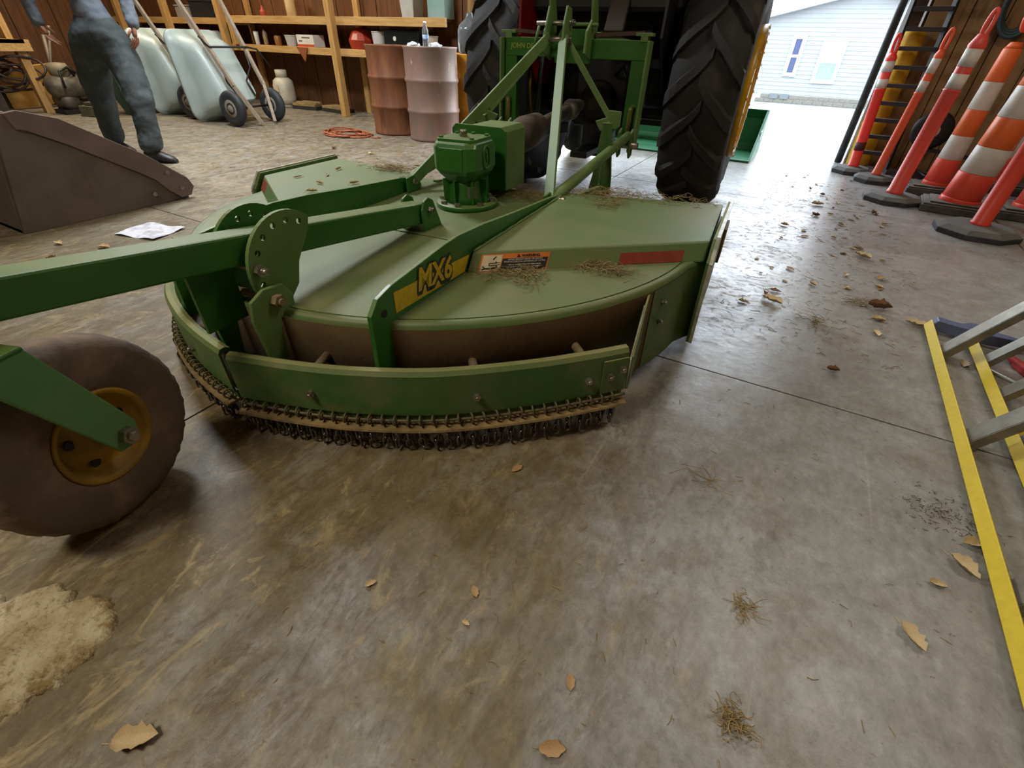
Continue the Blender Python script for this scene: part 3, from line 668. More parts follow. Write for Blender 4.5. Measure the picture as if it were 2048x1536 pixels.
# ------------------------------------------------------------------ QUICK HITCH on the tractor
def build_hitch():
    h = thing('quick_hitch', 'green square quick-hitch frame with hooks on the back of the tractor', 'hitch', mw(0, 1.25, 0), MYAW)
    MB().box((-.43, -.035, .875), (.44, .035, .968)).build('top_bar', GREEN, h, bevel=.004)
    for s in (1, -1):
        MB().box((s*.395-.04, -.03, .44), (s*.395+.04, .035, .90)).build('side_leg', GREEN, h, bevel=.004)
        MB().prism([(s*.44, .44), (s*.44, .965), (s*.452, .965), (s*.452, .44)], 'y', -.075, .02).build('side_plate', GREENS, h, bevel=.002)
        MB().prism([(-.11, .43), (-.11, .53), (-.07, .55), (-.06, .50), (-.03, .50), (-.03, .40), (-.08, .39)][::-1], 'x', s*.36, s*.372).build('lower_hook', GREENS, h, bevel=.003)
        MB().prism([(-.11, .43), (-.11, .53), (-.07, .55), (-.06, .50), (-.03, .50), (-.03, .40), (-.08, .39)][::-1], 'x', s*.43, s*.442).build('lower_hook', GREENS, h, bevel=.003)
        MB().cyl((s*.34, -.07, .46), (s*.48, -.07, .46), .018).build('hitch_pin', STEEL, h)
        MB().tube([(s*.40, -.05, .50), (s*.40, -.05, .64), (s*.405, -.045, .66)], .016, 10).build('latch_sleeve', mat('brass_green', '#7d7430', '#5c6a2c', rough=.4, metal=.3), h)
        MB().box((s*.41-.05, -.04, .985), (s*.41+.045, .02, 1.0)).box((s*.41-.02, -.04, .96), (s*.41+.02, .02, .99)).build('latch_handle', GREENS, h, bevel=.002)
        MB().bar((s*.12, .0, .985), (s*.40, .0, 1.0), .03, .018).build('handle_rod', mat('rust_rod', '#5a3b33', '#3d2b26', rough=.7), h)
    MB().prism([(-.10, .85), (.12, .85), (.12, .96), (.09, 1.01), (-.07, 1.01), (-.10, .96)], 'y', -.05, -.038).build('center_plate', GREEN, h, bevel=.003)
    for u in (-.14, .11):
        MB().prism([(-.14, .90), (-.02, .86), (.04, .88), (.04, 1.06), (-.03, 1.20), (-.08, 1.20), (-.06, 1.05), (-.13, 1.0)][::-1], 'x', u-.007, u+.007).build('top_hook', GREENS, h, bevel=.003)
    MB().tube([(-.20, -.06, 1.03), (.15, -.06, 1.03)], .009, 8).tube([(-.20, -.06, 1.03), (-.23, -.06, .92)], .009, 8).build('latch_bar', GREENS, h)
    MB().prism([(-.10, .86), (-.12, .96), (-.06, 1.0), (0, .98), (0, .86)][::-1], 'x', -.04, -.03).build('center_hook', GREENS, h, bevel=.003)
    text('JOHN DEERE', .036, frame((-.29, -.0362, .925), (1,0,0), (0,0,1)), mat('dull_lettering', '#8a9a3a', rough=.5), h, 'brand_lettering', .0004, .0006)
    MB().bar((.14, .02, .97), (.34, .03, .94), .05, .05).build('cross_tube', GREENS, h, bevel=.006)
build_hitch()

# ------------------------------------------------------------------ TRACTOR
def build_tractor():
    t = thing('tractor', 'tractor with big muddy ribbed rear tyres and yellow rims, its back to the camera', 'tractor', mw(.01, 2.04, 0), MYAW)
    R, W = .70, .42; q8 = .875
    prof = [(.40, -.16), (.50, -.20), (.62, -W/2), (.70, -W/2+.01), (.745, -W/2+.035), (.765, -.09), (.77, 0), (.765, .09), (.745, W/2-.035), (.70, W/2-.01), (.62, W/2), (.50, .20), (.40, .16)]
    prof = [(r*q8, x) for r, x in prof]
    # lug mesh : curved bar from centre line to the shoulder
    def lug(sg):
        b = MB(); rings = []
        for i in range(8):
            f = i/7; x = sg*(-.02+f*.225); ang = -.30*f**1.15 + (.10 if f < .2 else 0)*(1-f/.2)*.5
            rb = .748 if f < .75 else .748-(f-.75)*.24; rt = .803-.012*f if f < .85 else .785-(f-.85)*.35
            w = .036+.016*f
            q = []
            for (rad, dw) in ((rb, -w*1.25), (rt, -w*.75), (rt, w*.75), (rb, w*1.25)):
                a = ang+dw/.78; q.append(V((x, rad*q8*sin(a), rad*q8*cos(a))))
            rings.append(q)
        return b.loft(rings).mesh('lug', RUBBER)
    LM = {1: lug(1), -1: lug(-1)}
    for s in (1, -1):
        cx = .735 if s > 0 else -.655
        tire = MB().lathe(prof, (0, 0, 0), 'x', 64).build('rear_tire', RUBBER, t); tire.location = (cx, 0, R)
        for k in range(17):
            for sg in (1, -1):
                o = bpy.data.objects.new('lug', LM[sg]); COL.objects.link(o); o.parent = tire
                o.rotation_euler = (2*pi*k/17+(pi/17 if sg < 0 else 0), 0, 0)
        # rim: dished, slightly proud of the tyre outside
        rp = [(r*q8, x) for r, x in [(.05, s*.05), (.22, s*.06), (.30, s*.10), (.36, s*.19), (.41, s*.235), (.43, s*.238), (.425, s*.20), (.40, s*.15), (.38, 0), (.40, -s*.17), (.42, -s*.19), (.40, -s*.16), (.30, -s*.02), (.05, s*.0)]]
        rim = MB().lathe(rp, (0,0,0), 'x', 48).build('rear_rim', YELR, t); rim.location = (cx, 0, R)
        bb = MB().hexb((s*.238, 0, .366), (s,0,0), .008, .005, False).mesh('rim_bolt', YELR)
        for k in range(28):
            o = bpy.data.objects.new('rim_bolt', bb); COL.objects.link(o); o.parent = rim; o.rotation_euler = (2*pi*k/28, 0, 0)
        wt = MB().lathe([(.10, s*.05), (.26, s*.09), (.30, s*.215), (.15, s*.22), (.05, s*.22)], (0,0,0), 'x', 32).build('wheel_weight', YELR, t); wt.location = (cx, 0, R)
        fr = []
        for k in range(12):
            a = radians(112-k*10)
            fr.append([V((s*(.56+dx), .5+(1.0+dr)*cos(a)-.1, R+(.95+dr)*sin(a))) for dx, dr in ((-.1, 0), (.27, 0), (.27, .02), (-.1, .02))])
        MB().loft(fr).build('fender', mat('fender_green', '#1d4a1a', rough=.4), t)
        MB().prism([(-.62, .98), (-.60, 1.75), (.9, 1.75), (.9, .7), (-.3, .7)], 'x', s*.44, s*.455).build('fender_side', BLACK if s > 0 else mat('tail_glow_red', '#7a1212', '#5a0b0b', rough=.4), t, label=None if s > 0 else 'inner panel coloured as red tail-light glow')  # left panel's red base colour imitates a tail-light glow
    MB().box((-.20, -.20, .45), (.20, 1.2, 1.05)).build('transmission_case', BLACK, t, bevel=.03)
    MB().box((-.50, -.22, 1.0), (.50, .9, 1.12)).build('platform', BLACK, t, bevel=.02)
    MB().box((-.50, .05, .50), (.50, .45, 1.12)).build('axle_housing', BLACK, t, bevel=.02)
    MB().cyl((-.62, 0, R), (.62, 0, R), .12, 20).build('rear_axle', BLACK, t)
    MB().box((-.50, -.42, 1.10), (.50, .2, 1.9)).build('rear_cover', BLACK, t, bevel=.03)
    for s in (1, -1):
        MB().bar((s*.26, -.1, .42), (s*.41, -.83, .45), .02, .07).build('lower_link', mat('link_dark', '#1a1a1b', '#222021', rough=.5), t, bevel=.004)
        MB().bar((s*.27, -.12, 1.06), (s*.34, -.46, .98), .04, .07).build('lift_arm', BLACK, t, bevel=.008)
        MB().tube([(s*.34, -.46, .98), (s*.36, -.50, .46)], .018, 10).build('lift_rod', BLACK, t)
    MB().bar((.13, -.36, 1.25), (.13, -.50, 1.0), .12, .05).build('link_bracket', mat('bracket_tan', '#4b4238', '#3a332b', rough=.6), t, bevel=.01)
    MB().tube([(.04, -.2, 1.0), (.05, -.80, .97)], .022, 10).build('top_link', GREENS, t)
    MB().lathe([(.03, -.12), (.05, -.10), (.10, -.06), (.13, 0)], (0, -.22, .62), 'y', 24).build('shaft_shield', mat('shield_worn', '#4d4739', '#35312a', rough=.5, metal=.3), t)
    MB().box((-.06, -.55, .30), (.06, .2, .34)).box((-.10, -.2, .26), (.10, 0, .50)).build('drawbar', BLACK, t, bevel=.004)
    MB().tube([(.10, -.22, .78), (.18, -.34, .83), (.24, -.38, .72), (.20, -.25, .6)], .012, 8).tube([(.22, -.2, .83), (.30, -.36, .88), (.36, -.36, .76), (.32, -.2, .6)], .012, 8).build('hydraulic_hose', BLACK, t)
    # front axle, wheels (seen only through the gap) and body
    MB().box((-.28, .9, .70), (.28, 1.70, 1.30)).build('hood', mat('fender_green', '#1d4a1a', rough=.4), t, bevel=.05)
    for s in (1, -1):
        MB().lathe([(.16, -.09), (.28, -.11), (.34, -.09), (.36, 0), (.34, .09), (.28, .11), (.16, .09), (.05, .05)], (s*.64, 1.35, .36), 'x', 32).build('front_tire', RUBBER, t)
    MB().box((-.55, 1.28, .32), (.55, 1.42, .42)).build('front_axle', BLACK, t)
build_tractor()
def build_loader():
    g = mat('loader_green', '#2a6b41', '#2f7548', rough=.45, scale=3)
    b = thing('loader_bucket', 'green loader bucket lying at the door sill in front of the tractor', 'bucket', (-1.25, 6.28, 0))
    MB().prism([(-.55, 0), (.10, 0), (.18, .08), (.18, .36), (.10, .43), (.07, .43), (.14, .34), (.14, .10), (.08, .03), (-.55, .02)], 'x', -.83, .84).build('bucket_shell', g, b, bevel=.004)
    for s in (-.83, .84):
        MB().prism([(-.55, .0), (.18, .0), (.18, .40), (.08, .43), (-.20, .22)], 'x', s-.012, s+.012).build('side_plate', g, b, bevel=.003)
    MB().box((-.75, -.22, .26), (.6, -.17, .32)).build('cross_bar', g, b)
    MB().box((-.1, -.5, .08), (.35, -.44, .14)).build('cross_bar', g, b)
    MB().bar((.852, -.2, .20), (.852, -.06, .22), .10, .008, up=(1,0,0)).build('paper_tag', mat('tag_grey', '#b9c0c0', rough=.7), b, label='pale grey tag')
build_loader()

# ------------------------------------------------------------------ RIGHT SIDE: delineators, drums
OR1 = '#dc4a34'; OR2 = '#d8582e'
def tube_mat(c): return mat('plastic_'+c, c, rough=.42, scale=3)
WB = mat('white_band', '#cfcbc2', '#bdb9b0', rough=.5, scale=12)
BASE = mat('rubber_base', '#3b3b3e', '#2a2a2b', rough=.8, scale=10, dust='#7d7a70', damt=.75, bump=.3)
def delineator(x, y, label, col='#dc4a34', h=1.12, lean=(0, 0), r=.045, rb=.21, band=(.76, .87, .91, 1.0), rz=0, stain=False):
    t = thing('delineator_post', label, 'traffic post', (x, y, 0), rz, 'orange delineator posts along the right wall')
    # fix octagonal base at exact values
    def octr(r, z): return [V((r*cos(radians(a)), r*sin(radians(a)), z)) for a in range(22, 382, 45)]
    MB().loft([octr(rb, 0), octr(rb, .032), octr(rb*.80, .055), octr(rb*.25, .062)]).build('base', BASE, t, bevel=.004)
    tm = tube_mat(col); L = V((lean[0], lean[1], 1)).normalized()
    ax = lambda z: tuple(V((0, 0, .055))+L*(z-.055))
    zs = [.055, .075, .08, band[0]-.012, band[0]-.006, band[0], band[3], band[3]+.02, h-.13]; rs = [r*1.12, r*1.10, r, r*.97, r*1.08, r*.92, r*.92, r*1.0, r*.55]
    MB().tube([ax(z) for z in zs], r, 20, radii=rs).build('tube', tm, t)
    for a, b in ((band[0], band[1]), (band[2], band[3])): MB().tube([ax(a), ax(b)], r*.96, 20).build('reflective_band', WB, t, label='white reflective band')
    # loop handle
    pts = [ax(h-.14)]; c = V(ax(h-.075))
    pts = [tuple(c+V((.017*cos(a), 0, 0))+L*(.075*sin(a))) for a in [2*pi*k/20 for k in range(20)]]
    MB().tube(pts, .012, 10, closed=True).build('loop_handle', tm, t)
    if stain: MB().tube([ax(.20), ax(.27)], r*1.01, 20).build('scuff', mat('scuff', '#4a1f22', rough=.7), t, label='dark scuff mark')
    return t
delineator(.514, 5.90, 'red-orange traffic post nearest the open doorway, dark scuff near its foot', '#e63c33', 1.09, (-.07, 0), .043, rb=.18, band=(.70, .77, .82, .90), stain=True)
delineator(.684, 5.58, 'thin orange traffic post, second in from the doorway with a chewed handle', '#dd5a36', 1.12, (.06, 0), .034, rb=.17, band=(.70, .78, .83, .93))
delineator(.769, 4.857, 'coral traffic post with large octagonal base standing forward of the row', '#d84c40', 1.20, (.055, 0), .052, band=(.76, .85, .89, .99))
delineator(1.192, 4.195, 'red traffic post at the right edge of the photo with broad round base', '#d44432', 1.14, (.03, 0), .050, rb=.24, band=(.80, .88, .92, 1.0))
def channelizer(x, y, label, h=1.15, r0=.125, r1=.07, lean=(0, 0), rz=0, bs=.27):
    t = thing('traffic_cone', label, 'traffic cone', (x, y, 0), rz, 'white banded channelizer cones by the right wall')
    b = MB()
    for (a, z0, z1) in ((bs, 0, .05), (bs*.96, .05, .062), (bs*.80, .062, .075)): b.box((-a, -a*.8, z0), (a, a*.8, z1))
    b.build('base', mat('recycled_base', '#4c4b47', '#33322f', rough=.85, scale=8, dust='#8d8b7c', damt=.7, bump=.4), t, bevel=.008)
    L = V((lean[0], lean[1], 1)).normalized(); ax = lambda z: tuple(V((0,0,.06))+L*(z-.06))
    rad = lambda z: r0+(r1-r0)*(z-.06)/(h-.06)
    cols = {(.06, .10): 0, (.10, .27): 0, (.27, .44): 1, (.44, .62): 2, (.62, .80): 1, (.80, 1.0): 2}
    for (a, z), c in cols.items():
        q = 1.10 if a < .09 else 1.04 if a < .15 else 1.0
        MB().tube([ax(a), ax(a+.004), ax(z-.004), ax(z)], .1, 22, radii=[rad(a)*q*.97, rad(a)*q, rad(z)*q, rad(z)*q*.98]).build('sleeve' if c != 1 else 'reflective_band', (tube_mat('#dc4a36'), WB, tube_mat('#d9652a'))[c], t, label='white reflective band' if c == 1 else None)
    pts = [tuple(V(ax(h+.05))+V((.028*cos(a), 0, 0))+L*(.085*sin(a))) for a in [2*pi*k/20 for k in range(20)]]
    MB().tube([ax(1.0), ax(1.04)], .06, 18, radii=[rad(1.0)*.95, .035]).build('neck', tube_mat('#d9652a'), t)
    MB().tube(pts, .015, 10, closed=True).build('loop_handle', tube_mat('#dc4a36'), t)
    return t
channelizer(1.095, 5.373, 'tall orange cone with wide white bands behind the coral post', 1.14, .088, .052, (.03, 0), bs=.20)
channelizer(1.17, 4.80, 'thick orange cone with wide white bands on a hollow rectangular base', 1.2, .115, .082, (.07, 0), rz=-.1, bs=.22)
channelizer(1.60, 5.85, 'orange cone with white bands in the corner behind the thick cone', 1.1, .08, .05, (0, 0), bs=.2)
channelizer(1.62, 4.90, 'orange cone cut off by the right edge of the photo on a wide dark base', 1.1, .11, .06, (0, 0), bs=.22)
def build_corner():
    # black close-runged frame
    t = thing('ladder', 'black ladder-like frame with close flat rungs standing by the doorway before a yellow drum', 'ladder', (.66, 6.16, 0))
    for s in (-1, 1): MB().bar((s*.15, -.03, 0), (s*.15-.06, .06, 1.75), .026, .05).build('rail', BLACK, t, bevel=.004)
    for k in range(12): MB().box((-.14-.0048*k, -.035+.0072*k*.7, .14+k*.139), (.14-.0048*k, .02+.0072*k*.7, .172+k*.139)).build('rung', mat('black_rung', '#22242a', rough=.5, dust='#6f7276', damt=.9), t, bevel=.003)
    d = MB().lathe([(.0, 0), (.095, 0), (.10, .02), (.10, .36), (.104, .37), (.104, .39), (.10, .40), (.10, .72), (.104, .73), (.104, .75), (.10, .76), (.10, 1.08), (.09, 1.12), (.0, 1.13)], (.575, 6.36, 0), 'z', 28).build('gas_cylinder', mat('bright_yellow', '#e0b423', '#cfa01f', rough=.4, scale=4), None)
    tag(d, 'tall bright yellow cylinder behind the black ladder-like frame', 'cylinder')
    # hoses on wall
    for k, (x, z, c, lab) in enumerate(((1.26, 1.32, '#34484c', 'dark teal hose loop hanging on the corner wall above the cones'), (1.12, 1.62, '#2c2c2e', 'black hose loop hanging on the corner wall beside the ladder frame'))):
        b = MB()
        for j in range(3): b.tube([(x+(.11+.012*j)*cos(a), 6.43-.02*j, z+(.19+.02*j)*sin(a)) for a in [2*pi*q/30 for q in range(30)]], .016, 8, closed=True)
        tag(b.build('hose', mat('hose'+c, c, rough=.5), None), lab, 'hose')
    # cart wheels behind cones
    t = thing('hand_cart', 'low dark cart frame with a black and white wheel lying behind the cones', 'cart', (1.0, 5.98, 0))
    MB().lathe([(.06, -.03), (.12, -.035), (.15, -.02), (.155, 0), (.15, .02), (.12, .035), (.06, .03)], (0, .02, .40), 'y', 30).build('wheel', BLACK, t)
    MB().lathe([(.0, -.04), (.03, -.04), (.06, -.028), (.066, -.02), (.066, .02), (.0, .03)], (0, .02, .40), 'y', 24).build('hub', mat('hub_white', '#c9c0b4', rough=.5), t)
    MB().bar((-.2, .0, .03), (.6, .1, .03), .04, .04).bar((0, .05, .03), (0, .05, .40), .04, .04).bar((.0, .05, .25), (.6, .1, .18), .03, .03).bar((.6, .1, .0), (.6, .1, .5), .03, .03).build('frame', mat('cart_frame', '#4b3b40', '#2f2a2e', rough=.5, metal=.3), t)
    MB().tube([(-.12, -.14, .012), (.02, -.2, .012), (.1, -.12, .05), (0, -.05, .09), (-.1, -.08, .06)], .012, 8).build('hose', BLACK, t)
build_corner()
def build_stepladder():
    yl = mat('fiberglass_yellow', '#d6bd22', '#cab01f', rough=.5, scale=60, lo=.3, hi=.7, bump=.15, bscale=300); al = mat('step_aluminium', '#8f8b80', '#7b766a', rough=.45, metal=.55, scale=20)
    t = thing('stepladder', 'yellow fibreglass stepladder with grey metal steps lying on its side at the right edge', 'stepladder', (.70, 1.6, .0), radians(-1.5))
    tilt = V((.50, 0, .866)); n = V((.866, 0, -.50))
    L0, L1 = -1.35, .78
    def rail(off, w, y0, y1, lab=None):
        o = V((off, 0, .012)); b = MB()
        b.bar(o+V((0, y0, 0)), o+V((0, y1, 0)), .052, .006, up=tilt)
        b.bar(o+V((0, y0, 0))-n*.024+tilt*.014, o+V((0, y1, 0))-n*.024+tilt*.014, .005, .034, up=tilt)
        return b.build('side_rail', yl, t, bevel=.0015)
    rail(.0, .05, L0, L1); rail(.135, .05, L0, L1-.05)
    up = tilt*.46
    for off in (0, .135):
        o = V((off, 0, .012))+up; b = MB(); b.bar(o+V((0, L0, 0)), o+V((0, L1-(.05 if off else 0), 0)), .052, .006, up=tilt); b.bar(o+V((0, L0, 0))+n*.024-tilt*.014, o+V((0, L1-.05, 0))+n*.024-tilt*.014, .005, .034, up=tilt); b.build('side_rail', yl, t)
    for y in (.545, -.035, -.61, -1.18):
        o = V((.0, y, .015)); b = MB()
        b.bar(o+tilt*.005, o+tilt*.455, .062, .004, up=n)
        b.bar(o+tilt*.005+V((0,-.033,0))+n*.012, o+tilt*.455+V((0,-.033,0))+n*.012, .004, .026, up=n); b.bar(o+tilt*.005+V((0,.033,0))+n*.012, o+tilt*.455+V((0,.033,0))+n*.012, .004, .026, up=n)
        b.build('step', al, t)
    for y in (.55, .30, .02, -.28, -.58):
        o = V((.135, y, .015)); MB().bar(o+tilt*.005, o+tilt*.455, .055, .004, up=n).bar(o+tilt*.005+V((0,-.026,0))+n*.01, o+tilt*.455+V((0,-.026,0))+n*.01, .004, .02, up=n).build('rear_bar', al, t)
    h = MB()
    for off, ys in ((0, (.70, .60, .12, .06, -.5, -.9)), (.135, (.62, .42, -.02, -.4))):
        for y in ys: c = V((off, y, .012))+tilt*.0035; h.tube([c-tilt*.001, c+tilt*.001], .008, 10)
    h.build('rivet_hole', BLACK, t)
    capm = mat('cap_blue_grey', '#56607f', '#4b5470', rough=.5)
    pts = [(0, .0), (.0, .05), (.05, .035), (.09, .03), (.13, .06), (.17, .06), (.20, .02), (.28, .0), (.36, .04), (.36, .0), (.28, -.03), (.18, -.035)]
    b = MB(); O = V((-.01, L1-.01, .0))
    rings = [[O+V((x*.9+q*tilt.x, y, .012+q*tilt.z)) for x, y in pts] for q in (0, .05)]
    b.loft(rings).build('top_cap', capm, t, bevel=.003)
    MB().tube([(.135, .5, .02), (.20, .42, .03), (.24, .30, .06)], .008, 8).build('spreader_bar', al, t)
    MB().prism([(.15, .05), (.27, -.02), (.30, .10), (.22, .30)], 'z', .002, .010).build('warning_plate', yl, t)
build_stepladder()
tag(MB().box((0, 0, 0), (.05, .16, .03)).box((.01, .16, .005), (.04, .2, .025)).build('utility_knife', mat('tool_red', '#a83a3a', rough=.4), None, bevel=.006), 'small red tool on the floor beyond the stepladder rails', 'tool', loc=(1.02, 2.06, 0), rz=.4)

# ------------------------------------------------------------------ LEFT SIDE
def drum(x, y, label, cols, bands=True, h=.88, r=.29, rz=0):
    prof = [(.0, .01), (r-.01, .0), (r, .015), (r-.006, .03)]
    for z in (.29, .58): prof += [(r-.006, z-.03), (r+.004, z-.012), (r+.006, z), (r+.004, z+.012), (r-.006, z+.03)]
    prof += [(r-.006, h-.03), (r+.003, h-.012), (r+.003, h), (r-.010, h), (r-.014, h-.014), (0, h-.016)]
    o = MB().lathe(prof, (0,0,0), 'z', 48).build('oil_drum', cols, None); tag(o, label, 'drum', 'steel drums', (x, y, 0), rz); return o
drum(-4.39, 4.95, 'rust-brown steel drum, leftmost of the drums beside the orange cord', mat('rusty_drum', '#7c4d2b', '#63371d', rough=.65, scale=3, stretch=(3,3,.6), c3='#4f2410', s3=4, l3=.55, h3=.75, bump=.1))
def split_drum():
    m = mat('grey_pink_drum', '#7d6a5c', '#8f6f62', rough=.45, metal=.2, scale=3, stretch=(2,2,.7), c3='#c9b3ac', s3=7, l3=.64, h3=.70, bump=.06)
    return drum(-3.78, 4.88, 'grey and dull pink steel drum with a water bottle on its lid', m)
split_drum()
drum(-3.62, 5.50, 'yellow steel drum mostly hidden behind the left tractor tyre', mat('yellow_drum', '#c98f1e', '#b98014', rough=.5, scale=4), h=.82, rz=1)
def build_drum_items():
    glass = mat('clear_plastic', '#dfe8ee', rough=.08, trans=.9)
    o = MB().lathe([(.0, 0), (.03, 0), (.033, .02), (.030, .07), (.033, .12), (.032, .15), (.014, .19), (.013, .205), (0, .205)], (0,0,0), 'z', 20).build('water_bottle', glass, None)
    MB().lathe([(.034, .06), (.034, .11)], (0,0,0), 'z', 20).build('bottle_label', mat('label_blue', '#3a6ea8', '#c9dbe8', rough=.5, scale=40), o)
    MB().lathe([(.0, .205), (.015, .205), (.015, .222), (0, .222)], (0,0,0), 'z', 12).build('bottle_cap', mat('cap_white', '#eef2f4', rough=.5), o)
    tag(o, 'small clear water bottle standing on the pink drum lid', 'bottle', loc=(-3.78, 4.82, .867)); 
    for nm, x, y, lab in (('plastic_wrap', -3.93, 4.80, 'crumpled clear plastic left of the water bottle on the drum lid'), ('plastic_wrap', -3.63, 4.78, 'crumpled clear plastic right of the water bottle on the drum lid')):
        bm = bmesh.new(); bmesh.ops.create_icosphere(bm, subdivisions=3, radius=1)
        for v in bm.verts: v.co = V((v.co.x*.085, v.co.y*.06, max(0, v.co.z*.05)))*random.uniform(.75, 1.15)
        for v in bm.verts: v.co.z = max(v.co.z, 0)
        me = bpy.data.meshes.new('plastic_wrap'); bm.to_mesh(me); bm.free(); me.materials.append(mat('crumpled_clear', '#dfe3e8', '#aab2ba', rough=.15, scale=50)); o = bpy.data.objects.new(nm, me); COL.objects.link(o)
        tag(o, lab, 'plastic', loc=(x, y, .865))
    # big clear jug behind
    o = MB().lathe([(0, 0), (.12, 0), (.14, .03), (.14, .22), (.12, .27), (.05, .33), (.04, .38), (0, .38)], (0,0,0), 'z', 26).build('clear_jug', mat('smoky_clear', '#8f9698', '#6b7070', rough=.1, trans=.6, scale=5), None)
    MB().tube([(.05, 0, .34), (.10, 0, .36), (.13, 0, .30), (.13, 0, .25)], .01, 8).build('jug_handle', mat('jug_white', '#d9dcdc', rough=.4), o)
    tag(o, 'large empty clear plastic jug on the yellow drum', 'jug', loc=(-3.66, 5.48, .81))
build_drum_items()
def cord():
    b = MB(); P = []
    for k in range(260):
        t = k/260; a = t*2*pi*11; r = .10+.13*abs(sin(k*.071))+.02*sin(k*.9)
        P.append((r*1.25*cos(a)+.02*sin(k*.3), r*sin(a), .008+.035*t*abs(sin(k*.21))))
    P += [(.30, .06, .008), (.36, .02, .007), (.42, .0, .007), (.46, .05, .007), (.38, .09, .007)]
    tag(b.tube(P, .0065, 6).build('extension_cord', mat('cord_orange', '#a8603c', '#8f4f33', rough=.6, scale=20), None), 'coiled dull orange extension cord on the floor by the rusty drum', 'cord', loc=(-4.72, 4.42, 0))
cord()
def build_shelf():
    s = thing('lumber_shelf', 'long open shelf of pale pine boards along the dark panelled wall', 'shelf', (0, 0, 0))
    yf, yb = 5.62, 6.10
    for x in (-8.30, -5.98):
        MB().box((x, yf-.09, 0), (x+.09, yf-.0, 2.4)).build('post', LUMBV, s, bevel=.003)
        MB().box((x, yb-.05, 0), (x+.09, yb, 2.4)).build('post', LUMBV, s, bevel=.003)
    for x0, x1 in ((-8.3, -5.98), (-5.98, -4.35)):
        MB().box((x0+.005, yf, .72), (x1-.005, yf+.04, .805)).build('shelf_rail', LUMB, s, bevel=.003)
        MB().box((x0+.005, yf+.04, .785), (x1-.005, yb, .803)).build('shelf_board', mat('osb_board', '#a9713c', '#8f5d2f', rough=.7, scale=8), s)
        MB().box((x0+.005, yf, 1.06), (x1+(.0 if x0 < -6 else .25)-.005, yf+.04, 1.15)).build('shelf_rail', LUMB, s, bevel=.003)
        MB().box((x0+.005, yf+.04, 1.125), (x1-.005, yb, 1.145)).build('shelf_board', mat('osb_board', '#a9713c', '#8f5d2f', rough=.7, scale=8), s)
    MB().box((-8.12, yf-.05, .80), (-8.03, yf, 1.1)).build('post', LUMBV, s)
    # second run to the left
    for x in (-11.1, -9.7):
        MB().box((x, yf-.09, 0), (x+.09, yf, 2.4)).build('post', LUMBV, s)
    for z in (.80, 1.12): MB().box((-11.4, yf, z-.08), (-8.32, yb, z)).build('shelf_board', LUMB, s)
    def item(name, mb, m, lab, cat, loc, parts=(), rz=0):
        o = mb.build(name, m, None, bevel=.003); tag(o, lab, cat, loc=loc, rz=rz)
        for n, b, mm in parts: b.build(n, mm, o)
        return o
    tub = lambda r, h: MB().lathe([(0, 0), (r*.8, 0), (r, h), (r*1.06, h), (r*1.06, h+.01), (r*.9, h+.01), (0, h-.002)], (0,0,0), 'z', 24)
    wt = mat('tub_white', '#d5d3cb', '#c4c1b6', rough=.5)
    item('plastic_tub', tub(.085, .12), wt, 'white tub on the lower shelf left of the printed carton', 'tub', (-6.98, 5.74, .805))
    c = item('carton', MB().box((-.17, -.1, 0), (.17, .1, .14)), mat('carton_white', '#dcd6c8', '#cfc8b8', rough=.6), 'white printed carton standing on the lower shelf', 'box', (-6.60, 5.76, .805))
    MB().box((-.171, -.101, .0), (.171, -.1, .03)).build('red_stripe', mat('stripe_red', '#b5482c', rough=.6), c); MB().box((-.06, -.102, .10), (.10, -.1005, .112)).box((-.13, -.102, .06), (-.06, -.1005, .075)).build('print', mat('print_dark', '#5a4a42', rough=.6), c)
    tag(MB().prism([(-.11, 0), (.11, 0), (.02, -.17)], 'y', 0, .012).build('pennant', mat('pennant_rust', '#8a4a26', rough=.7), None), 'small brown triangle of sheet hanging under the shelf edge by the carton', 'scrap', loc=(-6.62, 5.595, .80))
    item('cup', MB().lathe([(0, 0), (.03, 0), (.036, .16), (0, .16)], (0,0,0), 'z', 16), wt, 'narrow white cylinder on the lower shelf at its left end', 'tube', (-7.72, 5.72, .805))
    item('spray_can', MB().lathe([(0, 0), (.032, 0), (.032, .15), (.02, .17), (.015, .19), (0, .19)], (0,0,0), 'z', 16), mat('can_tan', '#8f7a50', rough=.4), 'tan spray can beside the narrow white cylinder', 'can', (-7.55, 5.74, .805))
    item('jar', MB().lathe([(0, 0), (.05, 0), (.05, .10), (.04, .12), (0, .12)], (0,0,0), 'z', 16), mat('jar_brown', '#8d5b2e', rough=.4), 'brown jar on the lower shelf left of the white tub', 'jar', (-7.30, 5.76, .805))
    item('tool_pouch', MB().box((-.1, -.06, 0), (.1, .06, .12)).box((-.07, -.05, .12), (.03, .05, .16)), BLACK, 'dark tool pouch behind the white tub on the lower shelf', 'pouch', (-6.98, 5.93, .805))
    item('plastic_bag', MB().lathe([(0, 0), (.15, 0), (.17, .10), (.11, .20), (.03, .24), (0, .24)], (0,0,0), 'z', 11, smooth=False), mat('bag_red', '#b03a20', '#8d2c18', rough=.35), 'shiny red plastic bag on the lower shelf right of the post', 'bag', (-5.65, 5.80, .805))
    item('plastic_tub', tub(.10, .19), wt, 'tall white tub between the red bag and the black case', 'tub', (-5.30, 5.78, .805))
    k = item('tool_case', MB().box((-.28, -.11, 0), (.28, .11, .22)), mat('case_black', '#121413', rough=.3), 'black hard case with a round badge on the lower shelf', 'case', (-4.86, 5.80, .805))
    MB().cyl((-.10, -.111, .13), (-.10, -.118, .13), .025, 16).build('badge', wt, k)
    item('plastic_tub', tub(.07, .16), mat('tub_cream', '#c9bfa6', rough=.5), 'cream tub on the lower shelf right of the black case', 'tub', (-4.44, 5.80, .805))
